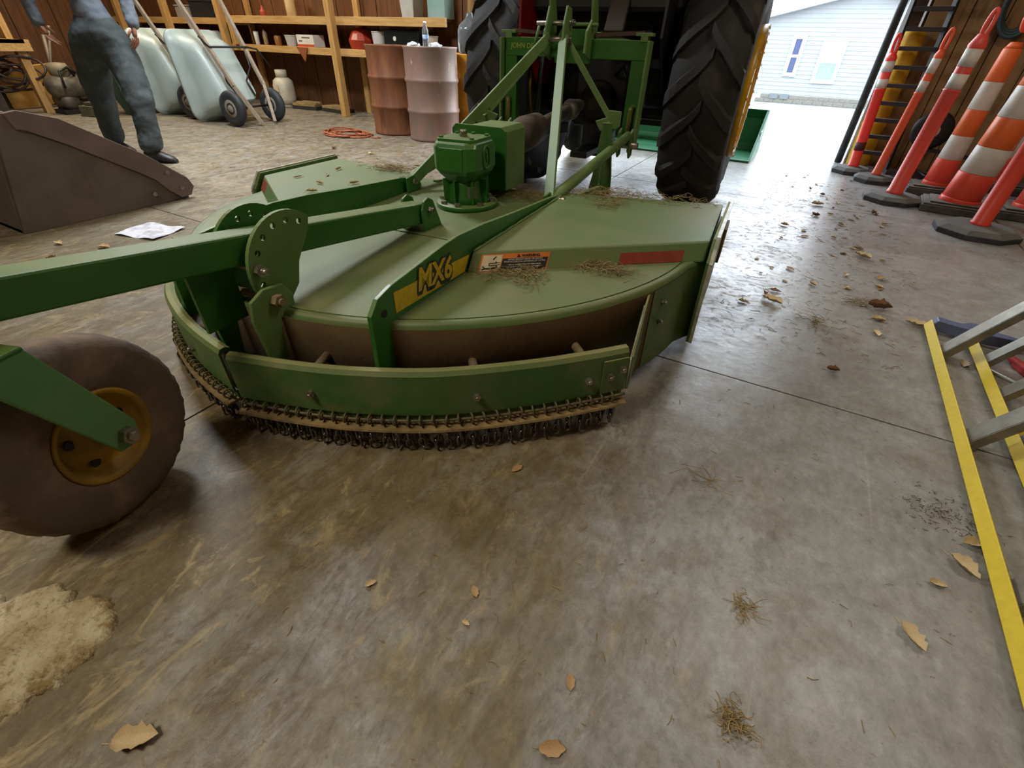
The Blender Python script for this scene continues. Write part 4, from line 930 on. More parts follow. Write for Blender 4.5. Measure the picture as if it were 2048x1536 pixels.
    item('storage_bin', MB().lathe([(0, 0), (.13, 0), (.16, .27), (.175, .275), (.175, .30), (0, .30)], (0,0,0), 'z', 4, smooth=False), mat('bin_clear', '#b5b5a8', '#9fa096', rough=.3), 'translucent lidded bin on top of the upper shelf', 'bin', (-4.78, 5.86, 1.146), rz=.78)
    item('storage_bin', MB().box((-.13, -.1, 0), (.13, .1, .26)).box((-.14, -.11, .26), (.14, .11, .28)), mat('bin_teal', '#7fa19a', '#8fa8a0', rough=.35), 'pale teal plastic bin at the right end of the shelf', 'bin', (-4.40, 5.95, 1.146))
    item('glove', MB().lathe([(0, 0), (.04, 0), (.045, .06), (.02, .09), (.008, .13), (0, .13)], (0,0,0), 'z', 10), mat('cap_red', '#a8402c', rough=.5), 'small red squeeze bottle on the upper shelf at its left end', 'bottle', (-7.55, 5.80, 1.146))
    item('paper_roll', MB().lathe([(.02, 0), (.07, 0), (.07, .30), (.02, .30)], (0,0,0), 'z', 18), mat('roll_tan', '#c9ad77', '#b89a62', rough=.7), 'tall tan roll standing on the upper shelf', 'roll', (-7.05, 5.90, 1.146))
    for i, (x, w, h, c, lab) in enumerate(((-8.75, .22, .16, '#c9c4ba', 'white carton on the shelf behind the wheelbarrow handles'), (-9.15, .18, .2, '#7a2a24', 'dark red box on the far left shelf'), (-9.5, .2, .14, '#d6d2c8', 'white box at the left of the dark red box'), (-8.45, .14, .2, '#2a2430', 'dark purple box next to the shelf post'))):
        o = MB().box((-w/2, -.1, 0), (w/2, .1, h)).box((-w/2+.01, -.101, h*.4), (w/2-.01, -.1, h*.45)).build('box', mat('box'+c, c, rough=.6), None, bevel=.003); tag(o, lab, 'box', loc=(x, 5.78, .80))
    for i, (x, h, c, lab) in enumerate(((-9.0, .22, '#1c1a1c', 'black bin on the upper far left shelf'), (-9.4, .16, '#8a8478', 'grey tray on the upper far left shelf'))):
        tag(MB().box((-.17, -.1, 0), (.17, .1, h)).box((-.18, -.11, h-.02), (.18, .11, h)).build('bin', mat('box'+c, c, rough=.6), None, bevel=.003), lab, 'bin', loc=(x, 5.8, 1.12))
    # wall-leaning tubes right of shelf
    for i, (x, r, h, c, lab, nm, cat) in enumerate(((-4.02, .045, 1.35, '#7d5c36', 'brown cardboard tube leaning on the wall behind the drums', 'cardboard_tube', 'tube'), (-3.75, .04, 1.30, '#8d867a', 'grey duct pipe standing on the wall behind the pink drum', 'duct_pipe', 'pipe'), (-3.40, .018, 2.2, '#c9a878', 'pale wooden broom handle leaning behind the drums', 'broom_handle', 'handle'))):
        tag(MB().tube([(0, -.1, 0), (0, .03, h)], r, 16).build(nm, mat(nm, c, rough=.5), None), lab, cat, loc=(x, 6.03, 0))
build_shelf()
def build_propane():
    t = thing('propane_tank', 'dusty white propane cylinder on the floor under the shelf', 'gas cylinder', (-7.38, 5.74, 0))
    MB().lathe([(0, .03), (.10, .03), (.145, .07), (.152, .12), (.152, .30), (.14, .36), (.09, .40), (0, .41)], (0,0,0), 'z', 32).build('body', mat('tank_white', '#c4bda8', '#a89f86', rough=.5, scale=5), t)
    MB().lathe([(.105, 0), (.105, .05), (.10, .05), (.10, 0)], (0,0,0), 'z', 24).build('foot_ring', mat('tank_white', '#c4bda8'), t)
    MB().lathe([(.085, .395), (.085, .50), (.08, .50), (.08, .395)], (0,0,0), 'z', 24).build('collar', mat('tank_white', '#c4bda8'), t)
    MB().cyl((0,0,.40), (0,0,.46), .02).cyl((0,0,.46), (0,0,.48), .035).build('valve', BLACK, t)
    MB().prism([(-.05, .22), (.06, .22), (.06, .31), (-.05, .31)], 'y', -.158, -.153).build('sticker', CREAM, t)
build_propane()
for i, (x, y, rz, lab) in enumerate(((-6.95, 5.80, .1, 'stack of short wood offcuts on the floor beside the propane cylinder'), (-6.38, 5.85, -.1, 'low dark metal tray with wood strips on the floor near the shelf post'))):
    t = thing('wood_offcuts' if i == 0 else 'metal_tray', lab, 'wood scraps' if i == 0 else 'tray', (x, y, 0), rz)
    MB().box((-.24, -.12, 0), (.24, .12, .05)).build('tray', mat('tray_dark', '#2b241c', rough=.7), t, bevel=.004)
    for k in range(4): MB().box((-.22+.01*k, -.12+.06*k, .05), (.22-.02*k, -.07+.06*k, .08+.02*(1-i)*(k % 2))).build('wood_strip', mat('offcut', '#9c8455', '#7d683f', rough=.7), t)
def build_barrow():
    trm = mat('poly_tray', '#a6b2ac', '#98a49e', rough=.4, scale=3, c3='#868f84', s3=2, l3=.6, h3=.75)
    t = thing('wheelbarrow', 'pale blue-grey two-wheeled wheelbarrow stood on its nose, nearest the drums', 'wheelbarrow', (-6.45, 4.28, 0), .08, 'wheelbarrows tipped on their noses')
    # tray: lofted from rim (far, -x) to underside (near, +x); local x along, y width
    def ring(x, y0, y1, z0, z1, r, lean=0):
        pts = []
        for cx, cz, a0 in ((y1-r, z1-r, 0), (y0+r, z1-r, 90), (y0+r, z0+r, 180), (y1-r, z0+r, 270)):
            for k in range(5):
                a = radians(a0+22.5*k); yy = cx+r*cos(a); zz = cz+r*sin(a); pts.append(V((x+lean*(zz-.45), yy, zz)))
        return pts
    rings = [ring(-.44, -.34, .34, .02, .93, .12, -.10), ring(-.47, -.34, .34, .02, .93, .12, -.10), ring(-.47, -.37, .37, .0, .96, .13, -.10), ring(-.43, -.37, .37, .0, .96, .13, -.10), ring(-.42, -.34, .34, .03, .93, .12, -.10),
             ring(-.25, -.31, .31, .10, .89, .12, -.22), ring(-.05, -.27, .27, .20, .86, .12, -.40), ring(.04, -.22, .22, .26, .80, .10, -.52)]
    MB().loft(rings, smooth=True, cap=False).add(rings[-1], [tuple(range(20))]).build('tray', trm, t)
    hm = mat('worn_handle', '#9a8a76', '#857361', rough=.6, scale=6, stretch=(8,8,1))
    for s in (-1, 1):
        MB().bar((.46, s*.10, .03), (.28, s*.22, .42), .036, .045).bar((.28, s*.22, .42), (-.30, s*.30, 1.45), .036, .045).build('handle', hm, t, bevel=.004)
        w = MB().lathe([(.09, -.035), (.13, -.045), (.175, -.04), (.19, -.015), (.192, 0), (.19, .015), (.175, .04), (.13, .045), (.09, .035)], (.26, s*.30, .195), 'y', 36).build('wheel_tire', mat('barrow_tire', '#2d3032', '#24272a', rough=.6), t)
        MB().lathe([(0, -.05), (.03, -.052), (.045, -.03), (.09, -.042), (.10, -.03), (.10, .03), (.09, .042), (.045, .03), (.03, .052), (0, .05)], (.26, s*.30, .195), 'y', 24).build('wheel_hub', mat('hub_grey', '#8b8172', '#756b5c', rough=.6), t)
        MB().tube([(.05, s*.25, .80), (.14, s*.20, .60), (.08, s*.14, .45), (.20, s*.12, .30)], .011, 8).build('leg_brace', BLACK, t)
    MB().tube([(.02, -.30, .90), (.10, -.26, .80), (.10, .26, .80), (.12, .38, .78), (.22, .44, .60)], .011, 8).build('cross_brace', BLACK, t)
    MB().cyl((.26, -.30, .195), (.26, .30, .195), .012).build('axle', BLACK, t)
    c = copytree(t); c.location = (-7.42, 4.34, 0); c['label'] = 'pale grey wheelbarrow on its nose, behind the nearer one, closer to the person'
build_barrow()
def build_tub():
    t = MB().loft([[V((x, y, z)) for x, y in ((-.06, -.28), (.10, -.28), (.10, .28), (-.06, .28))] for z in (0, .02)]+[[V((x-.2*z, y, z)) for x, y in ((-.16, -.34), (.14, -.30), (.14, .30), (-.16, .34))] for z in (.45, .86)]).build('plastic_tub', mat('tub_dark_green', '#3d4f3d', '#334334', rough=.5, scale=4), None, bevel=.02)
    tag(t, 'dark green plastic tub standing on end between person and wheelbarrows', 'tub', loc=(-8.12, 4.0, 0), rz=.1)
build_tub()
def build_bucket():
    br = mat('rusty_bucket_brown', '#5d5145', '#4c4137', rough=.7, scale=4, c3='#6b5344', s3=3, l3=.52, h3=.7, bump=.3, bscale=30); ed = mat('bucket_edge', '#6a554c', '#5a4a43', rough=.55, scale=6)
    t = thing('loader_bucket', 'rusty brown loader bucket resting on the floor beside the white paper', 'bucket', (0, 0, 0))
    xs = -3.62
    side = [(.90, .0), (1.02, .50), (1.07, .575), (1.14, .585), (1.30, .535), (1.66, .30), (1.86, .13), (1.885, .07), (1.85, .02), (1.70, .0)]
    MB().prism(side[::-1], 'x', xs-.016, xs).build('side_plate', br, t, bevel=.003)
    edge = [(1.10, .50), (1.08, .575), (1.14, .585), (1.30, .535), (1.66, .30), (1.86, .13), (1.885, .07), (1.85, .02), (1.78, .015), (1.72, .07), (1.66, .15), (1.60, .195), (1.28, .41), (1.14, .49)]
    MB().prism(edge[::-1], 'x', xs, xs+.014).build('edge_plate', ed, t, bevel=.003)
    bt = MB()
    for y, z in ((1.80, .075), (1.745, .18), (1.62, .07)): bt.hexb((xs+.012, y, z), (1, 0, 0), .014, .008, False)
    bt.build('bolt', STEEL, t)
    MB().prism([(.90, 0), (.90, .02), (1.0, .50), (1.06, .585), (1.10, .58), (1.04, .50), (.93, .02)], 'x', -5.4, xs-.016).build('back_plate', br, t, bevel=.003)
    MB().prism([(.90, 0), (1.84, 0), (1.84, .02), (.90, .02)], 'x', -5.4, xs-.016).build('bottom_plate', br, t)
    MB().prism(side[::-1], 'x', -5.416, -5.40).build('side_plate', br, t, bevel=.003)
    MB().bar((-3.72, .93, .02), (-3.75, 1.06, .55), .2, .03, up=(0,1,0)).build('rib', br, t)
    MB().prism([(.60, .0), (.93, .0), (1.02, .45), (.90, .55), (.66, .42)], 'x', -4.08, -4.04).build('mount_plate', br, t)
build_bucket()
def paper():
    bm = bmesh.new(); bmesh.ops.create_grid(bm, x_segments=10, y_segments=8, size=.5)
    for v in bm.verts: v.co = V((v.co.x*.28, v.co.y*.22, .006+.006*sin(v.co.x*9+1)*cos(v.co.y*7)+random.uniform(0, .002)))
    me = bpy.data.meshes.new('paper_sheet'); bm.to_mesh(me); bm.free(); me.materials.append(mat('paper', '#cfcdd2', '#b2b0b8', rough=.7, scale=22, lo=.48, hi=.6))
    o = bpy.data.objects.new('paper_sheet', me); COL.objects.link(o); tag(o, 'crumpled white sheet of paper on the floor by the brown bucket', 'paper', loc=(-3.12, 1.30, 0), rz=.25)
paper()
def build_bench():
    t = thing('workbench', 'rough plywood workbench with dark clutter beneath at the far left', 'workbench', (0, 0, 0))
    MB().box((-11.3, 1.9, .76), (-8.9, 3.25, .80)).build('bench_top', LUMB, t)
    MB().box((-8.95, 1.9, .68), (-8.9, 3.3, .80)).build('apron', LUMB, t)
    for y in (1.95, 3.15): MB().box((-9.05, y, 0), (-8.96, y+.09, .76)).build('leg', LUMBV, t)
    MB().bar((-8.93, 2.85, .80), (-9.0, 3.1, 1.6), .09, .05).build('brace', LUMBV, t)
    MB().box((-9.3, 3.2, .78), (-9.22, 3.27, 2.3)).build('post', LUMBV, t)
    p = tag(MB().bar((-9.55, 3.0, .24), (-9.55, 3.75, .30), .04, .48, up=(.25, 0, 1)).build('plywood_sheet', mat('ply_orange', '#b0863f', '#94692c', rough=.7, scale=3, c3='#6f4f22', s3=4, l3=.55, h3=.7), None), 'scuffed orange plywood sheet leaning in the clutter under the workbench', 'plywood')
    jm = mat('dark_junk', '#241c14', '#3a2c1d', rough=.7, scale=8)
    for i, (x, y, s, lab, nm, cat) in enumerate(((-9.3, 2.55, .26, 'dark machine housing under the workbench, nearest its front leg', 'machine_housing', 'machine'), (-10.1, 2.9, .30, 'dark crate deep under the workbench', 'crate', 'crate'), (-9.9, 3.9, .25, 'dark tool chest left of the plywood sheet', 'tool_chest', 'chest'))):
        b = MB().box((-s, -s, 0), (s, s, s*1.5)).box((-s*.7, -s*.6, s*1.5), (s*.5, s*.4, s*1.9)).cyl((s, 0, s*.7), (s*1.2, 0, s*.7), s*.4).tube([(s*.6, -s, s*1.5), (s*.8, -s*.4, s*2.1), (s*.6, s*.4, s*1.6)], .02, 8)
        tag(b.build(nm, jm, None, bevel=.02), lab, cat, loc=(x, y, 0))
    t = thing('air_compressor', 'dusty grey motor with rounded tank standing behind the person', 'compressor', (-8.75, 3.42, 0))
    gm = mat('dusty_grey_metal', '#6d6350', '#4d4436', rough=.55, metal=.3, scale=8)
    MB().lathe([(0, -.22), (.08, -.21), (.13, -.16), (.14, 0), (.13, .16), (.08, .21), (0, .22)], (0, 0, .30), 'y', 24).build('tank', gm, t)
    MB().lathe([(0, -.15), (.10, -.15), (.11, 0), (.10, .12), (.03, .14), (0, .14)], (-.05, -.05, .14), 'x', 24).build('motor', gm, t)
    MB().box((-.15, -.2, 0), (.15, .2, .05)).box((-.02, -.02, .05), (.05, .05, .3)).build('foot', BLACK, t)
    MB().tube([(.05, .12, .42), (.12, .05, .52), (.18, -.08, .48), (.2, -.1, .3)], .014, 8).build('hose', BLACK, t)
    MB().lathe([(0, .40), (.10, .41), (.12, .50), (.10, .56), (0, .57)], (-.02, 0, 0), 'z', 20).build('air_filter', mat('filter_pale', '#8d8160', '#776b4e', rough=.6), t)
    o = MB().box((-.16, -.12, 0), (.16, .12, .12)).box((-.10, -.08, .12), (.12, .10, .16)).box((-.17, -.13, .0), (.17, .13, .02)).build('battery_box', mat('dusty_olive', '#4c4a33', '#5c573c', rough=.8, scale=6), None, bevel=.015)
    tag(o, 'low olive dusty case on the floor behind the person\'s legs', 'case', loc=(-8.25, 3.45, 0), rz=.3)
build_bench()
def build_junk():
    rn = random.Random(3)
    b = MB()
    for k in range(7):
        cx, cz, r = rn.uniform(-.25, .25), rn.uniform(.30, .55), rn.uniform(.10, .2); ph = rn.uniform(-.3, .3)
        b.tube([(cx+r*1.5*cos(a), .05*sin(3*a)+ph*.4, cz+r*sin(a)*.8) for a in [2*pi*q/26 for q in range(26)]], .014, 7, closed=True)
    tag(b.build('hose_tangle', mat('old_hose', '#2b2019', '#4a3626', rough=.6, scale=6), None), 'tangle of dark hoses and cables bundled under the front of the workbench', 'hose', loc=(-9.15, 3.0, .08), rz=1.1)
    tag(MB().box((-.3, -.2, 0), (.3, .2, .22)).box((-.33, -.23, .22), (.33, .23, .25)).build('storage_box', mat('dark_brown_box', '#3a2a1a', '#4c3822', rough=.8, scale=6), None, bevel=.01), 'flat brown lidded box on the floor below the tangle of hoses', 'box', loc=(-9.1, 2.35, 0), rz=.1)
    tag(MB().tube([(0, 0, .02), (.05, .1, .45), (.0, .2, .85)], .02, 8).tube([(.12, .1, .02), (.05, .1, .5), (.14, .25, .95)], .014, 8).bar((-.05, 0, .012), (.2, .15, .012), .12, .02).build('metal_stand', mat('worn_grey_metal', '#6d6350'), None), 'thin worn metal stand between the workbench and the grey motor', 'stand', loc=(-9.0, 3.32, 0))
build_junk()

# ------------------------------------------------------------------ PERSON
def skin_body(name, joints, edges, m, parent, root=0, sub=2):
    me = bpy.data.meshes.new(name); me.from_pydata([j[0] for j in joints], edges, []); me.materials.append(m)
    o = bpy.data.objects.new(name, me); COL.objects.link(o); o.parent = parent
    md = o.modifiers.new('skin', 'SKIN'); md.use_smooth_shade = True
    for i, j in enumerate(joints):
        sv = me.skin_vertices[0].data[i]; r = j[1]; sv.radius = (r, r) if not isinstance(r, tuple) else r; sv.use_root = (i == root)
    s = o.modifiers.new('sub', 'SUBSURF'); s.levels = sub; s.render_levels = sub
    if name in ('trousers', 'shirt'):
        s.levels = s.render_levels = 4
        tx = bpy.data.textures.get('folds') or bpy.data.textures.new('folds', 'CLOUDS'); tx.noise_scale = .13; tx.noise_depth = 2
        d = o.modifiers.new('folds', 'DISPLACE'); d.texture = tx; d.strength = .030; d.mid_level = .5; d.texture_coords = 'LOCAL'
    return o
def build_person():
    t = thing('person', 'standing person in grey shirt, dark work trousers and dark shoes, seen from the waist down', 'person', (-5.2, 2.4, 0))
    O = V((-5.2, 2.4, 0)); j = lambda x, y, z, r: ((x-O.x, y-O.y, z), r)
    sk = mat('skin', '#a0705a', '#94654f', rough=.55, scale=10); sh = mat('grey_shirt', '#5a616b', '#6d747c', rough=.85, scale=5, bump=.3, bscale=14)
    pn = mat('work_trousers', '#383f3e', '#2c3232', rough=.85, scale=6, c3='#4d5657', s3=5, l3=.5, h3=.68, bump=.5, bscale=16); sho = mat('dark_shoe', '#1d1b1b', '#2b2727', rough=.5)
    # trousers: pelvis and two legs
    J = [j(-5.21, 2.42, .98, (.17, .13)), j(-5.21, 2.42, .88, (.185, .15)), j(-5.12, 2.48, .80, .135), j(-5.05, 2.46, .64, .122), j(-4.96, 2.41, .46, .105), j(-4.93, 2.36, .26, .090), j(-4.90, 2.33, .07, .092),
         j(-5.30, 2.34, .80, .135), j(-5.38, 2.33, .64, .120), j(-5.44, 2.34, .45, .100), j(-5.51, 2.35, .26, .085), j(-5.555, 2.36, .08, .086), j(-5.21, 2.42, 1.06, (.155, .12))]
    skin_body('trousers', J, [(0,1),(1,2),(2,3),(3,4),(4,5),(5,6),(1,7),(7,8),(8,9),(9,10),(10,11),(0,12)], pn, t, 1)
    # shirt and arms
    A = [j(-5.21, 2.42, .95, (.185, .145)), j(-5.21, 2.42, 1.15, (.16, .12)), j(-5.22, 2.41, 1.32, (.175, .13)), j(-5.22, 2.41, 1.43, (.12, .10)), j(-5.22, 2.41, 1.50, .06),
         j(-5.10, 2.58, 1.42, .07), j(-5.03, 2.63, 1.18, .055), j(-4.98, 2.582, .93, .046), j(-5.36, 2.25, 1.42, .07), j(-5.46, 2.13, 1.18, .058), j(-5.463, 2.142, .92, .048)]
    skin_body('shirt', A, [(0,1),(1,2),(2,3),(3,4),(3,5),(5,6),(6,7),(3,8),(8,9),(9,10)], sh, t, 1)
    def hand(w, f, side):
        w = V(w); d = (V(f)-w).normalized(); lat = d.cross(V((0,0,1))).normalized() if abs(d.z) < .9 else V((.45, .89, 0))
        lat = V((.44, -.9, 0)) if True else lat; n = d.cross(lat).normalized()*side
        b = [((w+d*.0-O)[:], (.028, .02)), ((w+d*.05-O)[:], (.036, .018)), ((w+d*.085-O)[:], (.036, .016))]
        hnd = skin_body('hand', b, [(0,1),(1,2)], sk, t, 0)
        for k in range(4):
            o = (k-1.5)*.018; L = (.066, .078, .072, .056)[k]
            p0 = w+d*.08+lat*o; p1 = p0+d*L*.5+n*.004; p2 = p1+d*L*.33+n*.014; p3 = p2+d*L*.25+n*.018
            skin_body('finger', [((p-O)[:], r) for p, r in ((p0, .009), (p1, .0088), (p2, .008), (p3, .006))], [(0,1),(1,2),(2,3)], sk, hnd, 0, 1)
        p0 = w+d*.025+lat*.03*side; p1 = p0+d*.03+lat*.018*side+n*.01; p2 = p1+d*.028+n*.012
        skin_body('thumb', [((p-O)[:], r) for p, r in ((p0, .013), (p1, .011), (p2, .008))], [(0,1),(1,2)], sk, hnd, 0, 1)
    hand((-4.98, 2.58, .965), (-4.985, 2.555, .82), 1); hand((-5.463, 2.142, .965), (-5.44, 2.18, .83), -1)
    # head (above the frame)
    head = skin_body('head', [j(-5.22, 2.41, 1.50, .055), j(-5.22, 2.41, 1.56, .06), j(-5.20, 2.405, 1.62, (.075, .085)), j(-5.21, 2.405, 1.70, (.08, .095)), j(-5.215, 2.405, 1.76, (.06, .07))], [(0,1),(1,2),(2,3),(3,4)], sk, t, 1)
    MB().lathe([(.0, .125), (.06, .115), (.095, .07), (.10, .0), (.085, -.03)], (-.02, .005, 1.70), 'z', 20).build('hair', mat('hair', '#3a2c20', rough=.8), head)
    f = MB(); 
    for s in (-1, 1): f.lathe([(0, .0), (.010, .004), (.012, .01)], (.085, .03*s+.005, 1.665), 'x', 8)
    f.build('eye', BLACK, head); MB().tube([(.08, .005, 1.66), (.112, .005, 1.635), (.09, .005, 1.63)], .012, 8, radii=[.007, .012, .009]).build('nose', sk, head)
    MB().tube([(.085, -.02, 1.60), (.094, .005, 1.60), (.085, .03, 1.60)], .005, 6).build('mouth', mat('lips', '#8a5348', rough=.6), head)
    # shoes
    for (a, b) in (((-4.92, 2.32), (-4.80, 2.385)), ((-5.575, 2.36), (-5.45, 2.385))):
        a = V((a[0]-O.x, a[1]-O.y, 0)); b = V((b[0]-O.x, b[1]-O.y, 0)); d = (b-a).normalized()
        pr = [(a-d*.06, .028, .045), (a-d*.03, .040, .052), (a+d*.05, .044, .052), (a+d*.12, .047, .036), (a+d*.17, .040, .026), (a+d*.20, .018, .016)]
        rings = []
        sd = V((-d.y, d.x, 0))
        for c, w, h in pr: rings.append([c+sd*w*cos(q)+V((0,0,1))*(h*(1+sin(q)) if sin(q) > -.5 else 0.002) for q in [2*pi*k/14 for k in range(14)]])
        MB().loft(rings, smooth=True).build('shoe', sho, t)
build_person()

# ------------------------------------------------------------------ FLOOR LITTER
def patch():
    pts = [(-1.30, -.20), (-1.20, -.08), (-1.107, -.07), (-1.094, -.039), (-1.059, .0), (-1.01, .012), (-.99, -.005), (-.965, .030), (-.93, .035), (-.897, .029), (-.868, .015), (-.855, -.012), (-.846, -.035), (-.85, -.06), (-.837, -.086), (-.852, -.11), (-.86, -.12), (-.853, -.15), (-.87, -.175), (-.90, -.26), (-1.0, -.36), (-1.2, -.38), (-1.3, -.3)]
    from mathutils import noise as nz
    c = V((-1.04, -.15, 0)); rings = []
    P = []
    for i in range(len(pts)):
        a, b = V((*pts[i], 0)), V((*pts[(i+1) % len(pts)], 0))
        for k in range(12): q = a.lerp(b, k/12); nrm = nz.noise(q*60)*.012; P.append(q+(q-c).normalized()*nrm)
    n = len(P); N = 60; vs = []; fs = []
    for s in range(N+1):
        f = s/N
        for p in P:
            q = c.lerp(p, 1-f*.97); h = .013*min(1, f*14)**.5+(nz.noise(q*22)*.006+nz.noise(q*70)*.0045+nz.noise(q*180)*.0028)*min(1, f*6)
            vs.append((q.x, q.y, .0 if s == 0 else max(.003, h)))
    for s in range(N):
        for k in range(n): fs.append((s*n+k, s*n+(k+1) % n, (s+1)*n+(k+1) % n, (s+1)*n+k))
    fs.append(tuple(range(N*n, (N+1)*n)))
    b = MB(); b.add(vs, fs, True); o = b.build('cement_spill', mat('rough_cement', '#bfb292', '#a08e69', rough=.9, scale=14, c3='#857048', s3=16, l3=.5, h3=.6, bump=1.0, bscale=60), None)  # darker noise spots put shade of the crusty relief into the colour
    tag(o, 'rough crusty patch of spilled pale cement on the floor at lower left', 'cement')
patch()
LEAFM = [mat('leaf_tan', '#a88659', '#947345', rough=.7, scale=40), mat('leaf_pale', '#c4ae86', '#b39b70', rough=.7, scale=40), mat('leaf_brown', '#7d5a38', '#664626', rough=.75, scale=40)]
def leaf_mesh(seed, curl):
    rnd = random.Random(seed); b = MB(); n = 11; rows = []
    for i in range(n):
        t = i/(n-1); w = .40*sin(pi*min(1, t*1.02+.02))**.6*(1+rnd.uniform(-.30, .15)); rows.append([V((t-.5, s*w*.7, .03+curl*abs(s)**1.5*w*1.6+curl*(t-.5)**2*.9+rnd.uniform(0, .05)-(.05 if s == 0 else 0)*0)) for s in (-1, -.5, 0, .5, 1)])
    for i in range(n-1):
        for k in range(4): b.add([rows[i][k], rows[i][k+1], rows[i+1][k+1], rows[i+1][k]], [(0,1,2,3)], True)
    b.tube([(-.5, 0, .03), (-.75, .05, .02)], .015, 4)
    return b.mesh('dry_leaf', LEAFM[seed % 3])
LEAVES = [leaf_mesh(i, c) for i, c in enumerate((.15, .35, .6, .1, .45, .25))]
def leaf(x, y, L, k, rz, lab, group=None, sy=1):
    o = bpy.data.objects.new('dry_leaf', LEAVES[k]); COL.objects.link(o); o.location = (x, y, 0); o.scale = (L, L*sy, L); o.rotation_euler = (0, 0, rz)
    tag(o, lab, 'leaf', group); return o
for a in ((-.396, .781, .036, 0, 1.2, 'tan dry leaf on the floor just below the middle of the chains'),
          (-.304, .428, .028, 3, 2.4, 'small tan curled leaf in the middle of the open floor'),
          (-.505, .329, .026, 1, 1.0, 'small pale leaf left of the middle of the open floor'),
          (.505, .790, .060, 1, -.9, 'large pale leaf on bare grey floor at lower right, left of the ladder'),
          (.628, 1.039, .065, 4, -.8, 'long pale folded leaf close beside the lower yellow rail'),
          (-.643, -.067, .070, 1, .7, 'ribbed pale leaf near the bottom left, right of the cement'),
          (-.043, .264, .045, 0, .5, 'tan leaf at the bottom edge of the floor'),
          (-.058, .372, .030, 3, 2.0, 'small tan leaf above the one at the bottom edge'),
          (.365, 1.804, .045, 2, .2, 'curled brown leaf on the floor right of the cutter'),
          (.680, 2.40, .09, 1, 2.9, 'pale leaf against the blue-grey cap of the stepladder'),
          (-.283, .363, .018, 1, 0, 'tiny pale flake on the floor below the small curled leaf'),
          (.66, 1.13, .05, 4, .5, 'shredded pale leaf under the yellow rail beside the dirt smear'),
          (.57, .96, .035, 1, .2, 'pale leaf fragment beneath the long folded leaf'),
          (.80, 2.12, .06, 1, 1.4, 'pale leaf between the two yellow rails'),
          (.11, 2.31, .10, 1, 2.7, 'large pale leaf on the aisle floor nearest the cutter corner'),
          (.55, 2.50, .10, 2, .2, 'brown rolled leaf on the aisle floor left of the ladder cap'),
          (.51, 3.24, .10, 1, 2.5, 'long pale leaf on the aisle floor above the ladder'),
          (.26, 4.35, .09, 1, .3, 'whitish leaf cluster on the aisle floor in line with the tyre'),
          (-3.05, 1.03, .07, 1, .3, 'yellowish leaf below the white paper'), (-2.93, 1.10, .06, 1, 1.0, 'yellowish leaf right of the one below the white paper'),
          (-2.55, .72, .07, 1, .3, 'yellow leaf resting beside the top edge of the green boom'), (-2.75, 1.35, .05, 2, 2.0, 'small leaf between paper and cutter'),
          (-3.30, .93, .06, 1, 0, 'pale leaf at the foot of the brown bucket'), (-3.05, .80, .07, 2, .1, 'brown leaf in front of the brown bucket')):
    leaf(*a)
rnd = random.Random(5)
KIND = ('tan', 'pale', 'brown', 'tan', 'pale', 'brown')
for k in range(64):
    y = rnd.uniform(2.2, 5.6); x = min(rnd.uniform(-.05, .95)*(.5+.1*y), .35+.08*y); m = rnd.randrange(6); L = rnd.uniform(.025, .06)
    row = 'near cutter corner' if y < 3.1 else 'beside right tyre' if y < 4.3 else 'towards the doorway'
    side = 'on the tyre side' if x < .35 else 'on the cone side'
    leaf(x, y, L, m, rnd.uniform(0, 6.3), ('tiny ' if L < .042 else 'small ')+KIND[m]+' leaf bit on aisle '+row+', '+side, 'leaf bits along the aisle')
for k in range(22):
    x = rnd.uniform(-4.3, -2.0); y = rnd.uniform(2.3, 4.2); m = rnd.randrange(6)
    leaf(x, y, rnd.uniform(.03, .07), m, rnd.uniform(0, 6.3), 'small '+KIND[m]+' leaf bit on floor left of the cutter, '+('nearer the drums' if y > 3.3 else 'nearer the cutter')+(', towards the person' if x < -3.2 else ''), 'leaf bits left of the cutter')
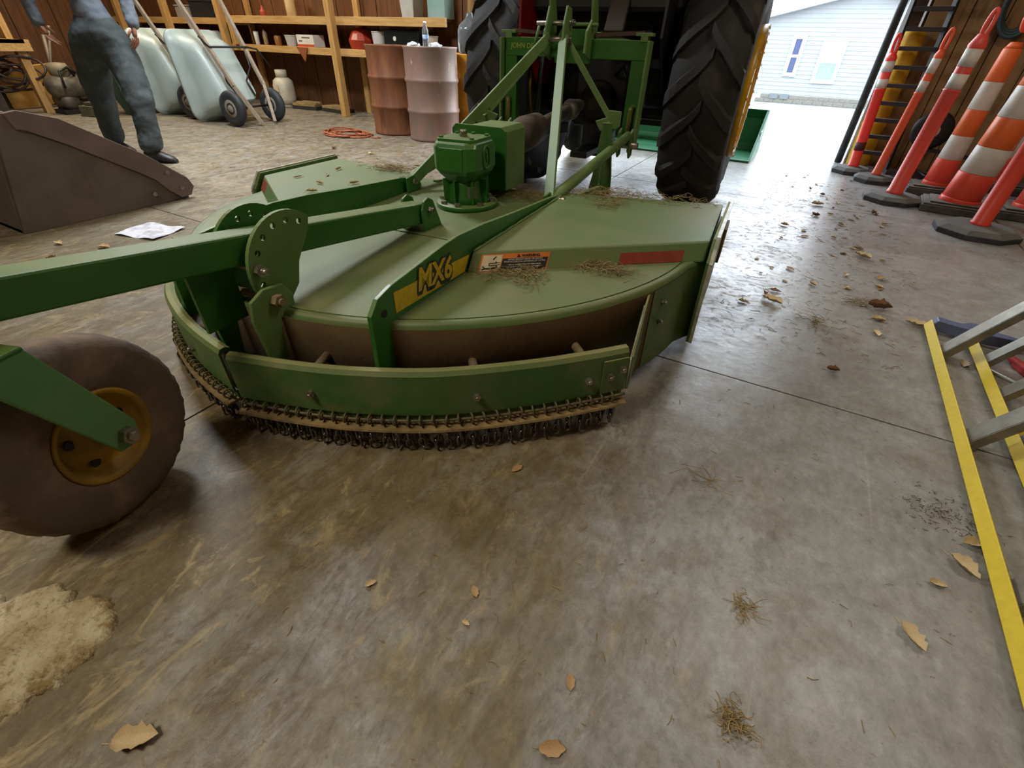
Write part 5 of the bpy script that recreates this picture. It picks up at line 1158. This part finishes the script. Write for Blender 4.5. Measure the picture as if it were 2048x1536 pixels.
for (u, v, k) in ((-.70, -.20, 1), (-.62, -.33, 1), (-.80, -.05, 0), (-.56, -.12, 1), (-.85, .08, 1), (-.9, -.15, 0)):
    p = mw(u, v, .387+.022*u); o = leaf(p[0], p[1], .05, k, u*9, 'thin pale leaf flake on the left raised box, '+('by its outer edge' if u < -.78 else 'by the beam' if u > -.6 else 'mid-way across')+(', front half' if v > -.14 else ', rear half'), 'leaf flakes on the cutter', .5); o.location.z = p[2]-.001
def fl(x, y): return (x, y, 0)
def scatter(name, lab, n, box, m, L, r, group=None):
    b = MB(); x0, y0, x1, y1 = box
    for _ in range(n):
        x = rnd.uniform(x0, x1); y = rnd.uniform(y0, y1); a = rnd.uniform(0, 6.3); l = rnd.uniform(*L); bd = rnd.uniform(-.4, .4)
        b.tube([(x, y, r*1.2), (x+cos(a)*l*.5, y+sin(a)*l*.5, r*1.2+rnd.uniform(0, .004)), (x+cos(a+bd)*l, y+sin(a+bd)*l, r*1.2)], r, 3, cap=False)
    o = b.build(name, m); tag(o, lab, 'straw'); o['kind'] = 'stuff'; return o
scatter('straw_bits', 'loose straw and grass stalks scattered over the aisle floor right of the cutter', 700, (-.12, 1.9, .75, 5.2), GRASSD, (.01, .045), .0008)
scatter('straw_bits', 'short pale straw bits scattered over the near open floor', 110, (-.7, .1, .65, 1.5), STRAW, (.006, .022), .0007)
scatter('straw_bits', 'straw bits on the floor left of the cutter near the drums', 220, (-5, 2.0, -2.4, 4.6), GRASSD, (.02, .07), .0013)
def clump(x, y, lab, n=60, r=.04, m=STRAW, L=(.01, .03)):
    grass('grass_clump', lab, [(x-r, y-r, x+r, y+r)], n, lambda a, b: (a, b, 0), None, m, L, .0008)
clump(.213, .456, 'small pale shredded clump on the floor at lower right of centre', 90, .03)
clump(.30, 2.20, 'brown twiggy clump on the aisle floor right of the cutter', 60, .08, GRASSD, (.02, .05))
clump(.08, 1.00, 'thin dry stalk tangle right of the chain guard', 16, .03, STRAW, (.04, .09))
clump(.20, .68, 'wispy straw cluster on the floor right of centre', 50, .03)
clump(.61, 1.20, 'dark crumbly dirt and straw smear beside the lower yellow rail', 160, .11, mat('dirt_crumb', '#5d4a2c', '#42341f', rough=.95, scale=60), (.004, .012))
clump(.47, 2.52, 'dry root-like clump left of the ladder cap', 50, .06, GRASSD, (.02, .05))
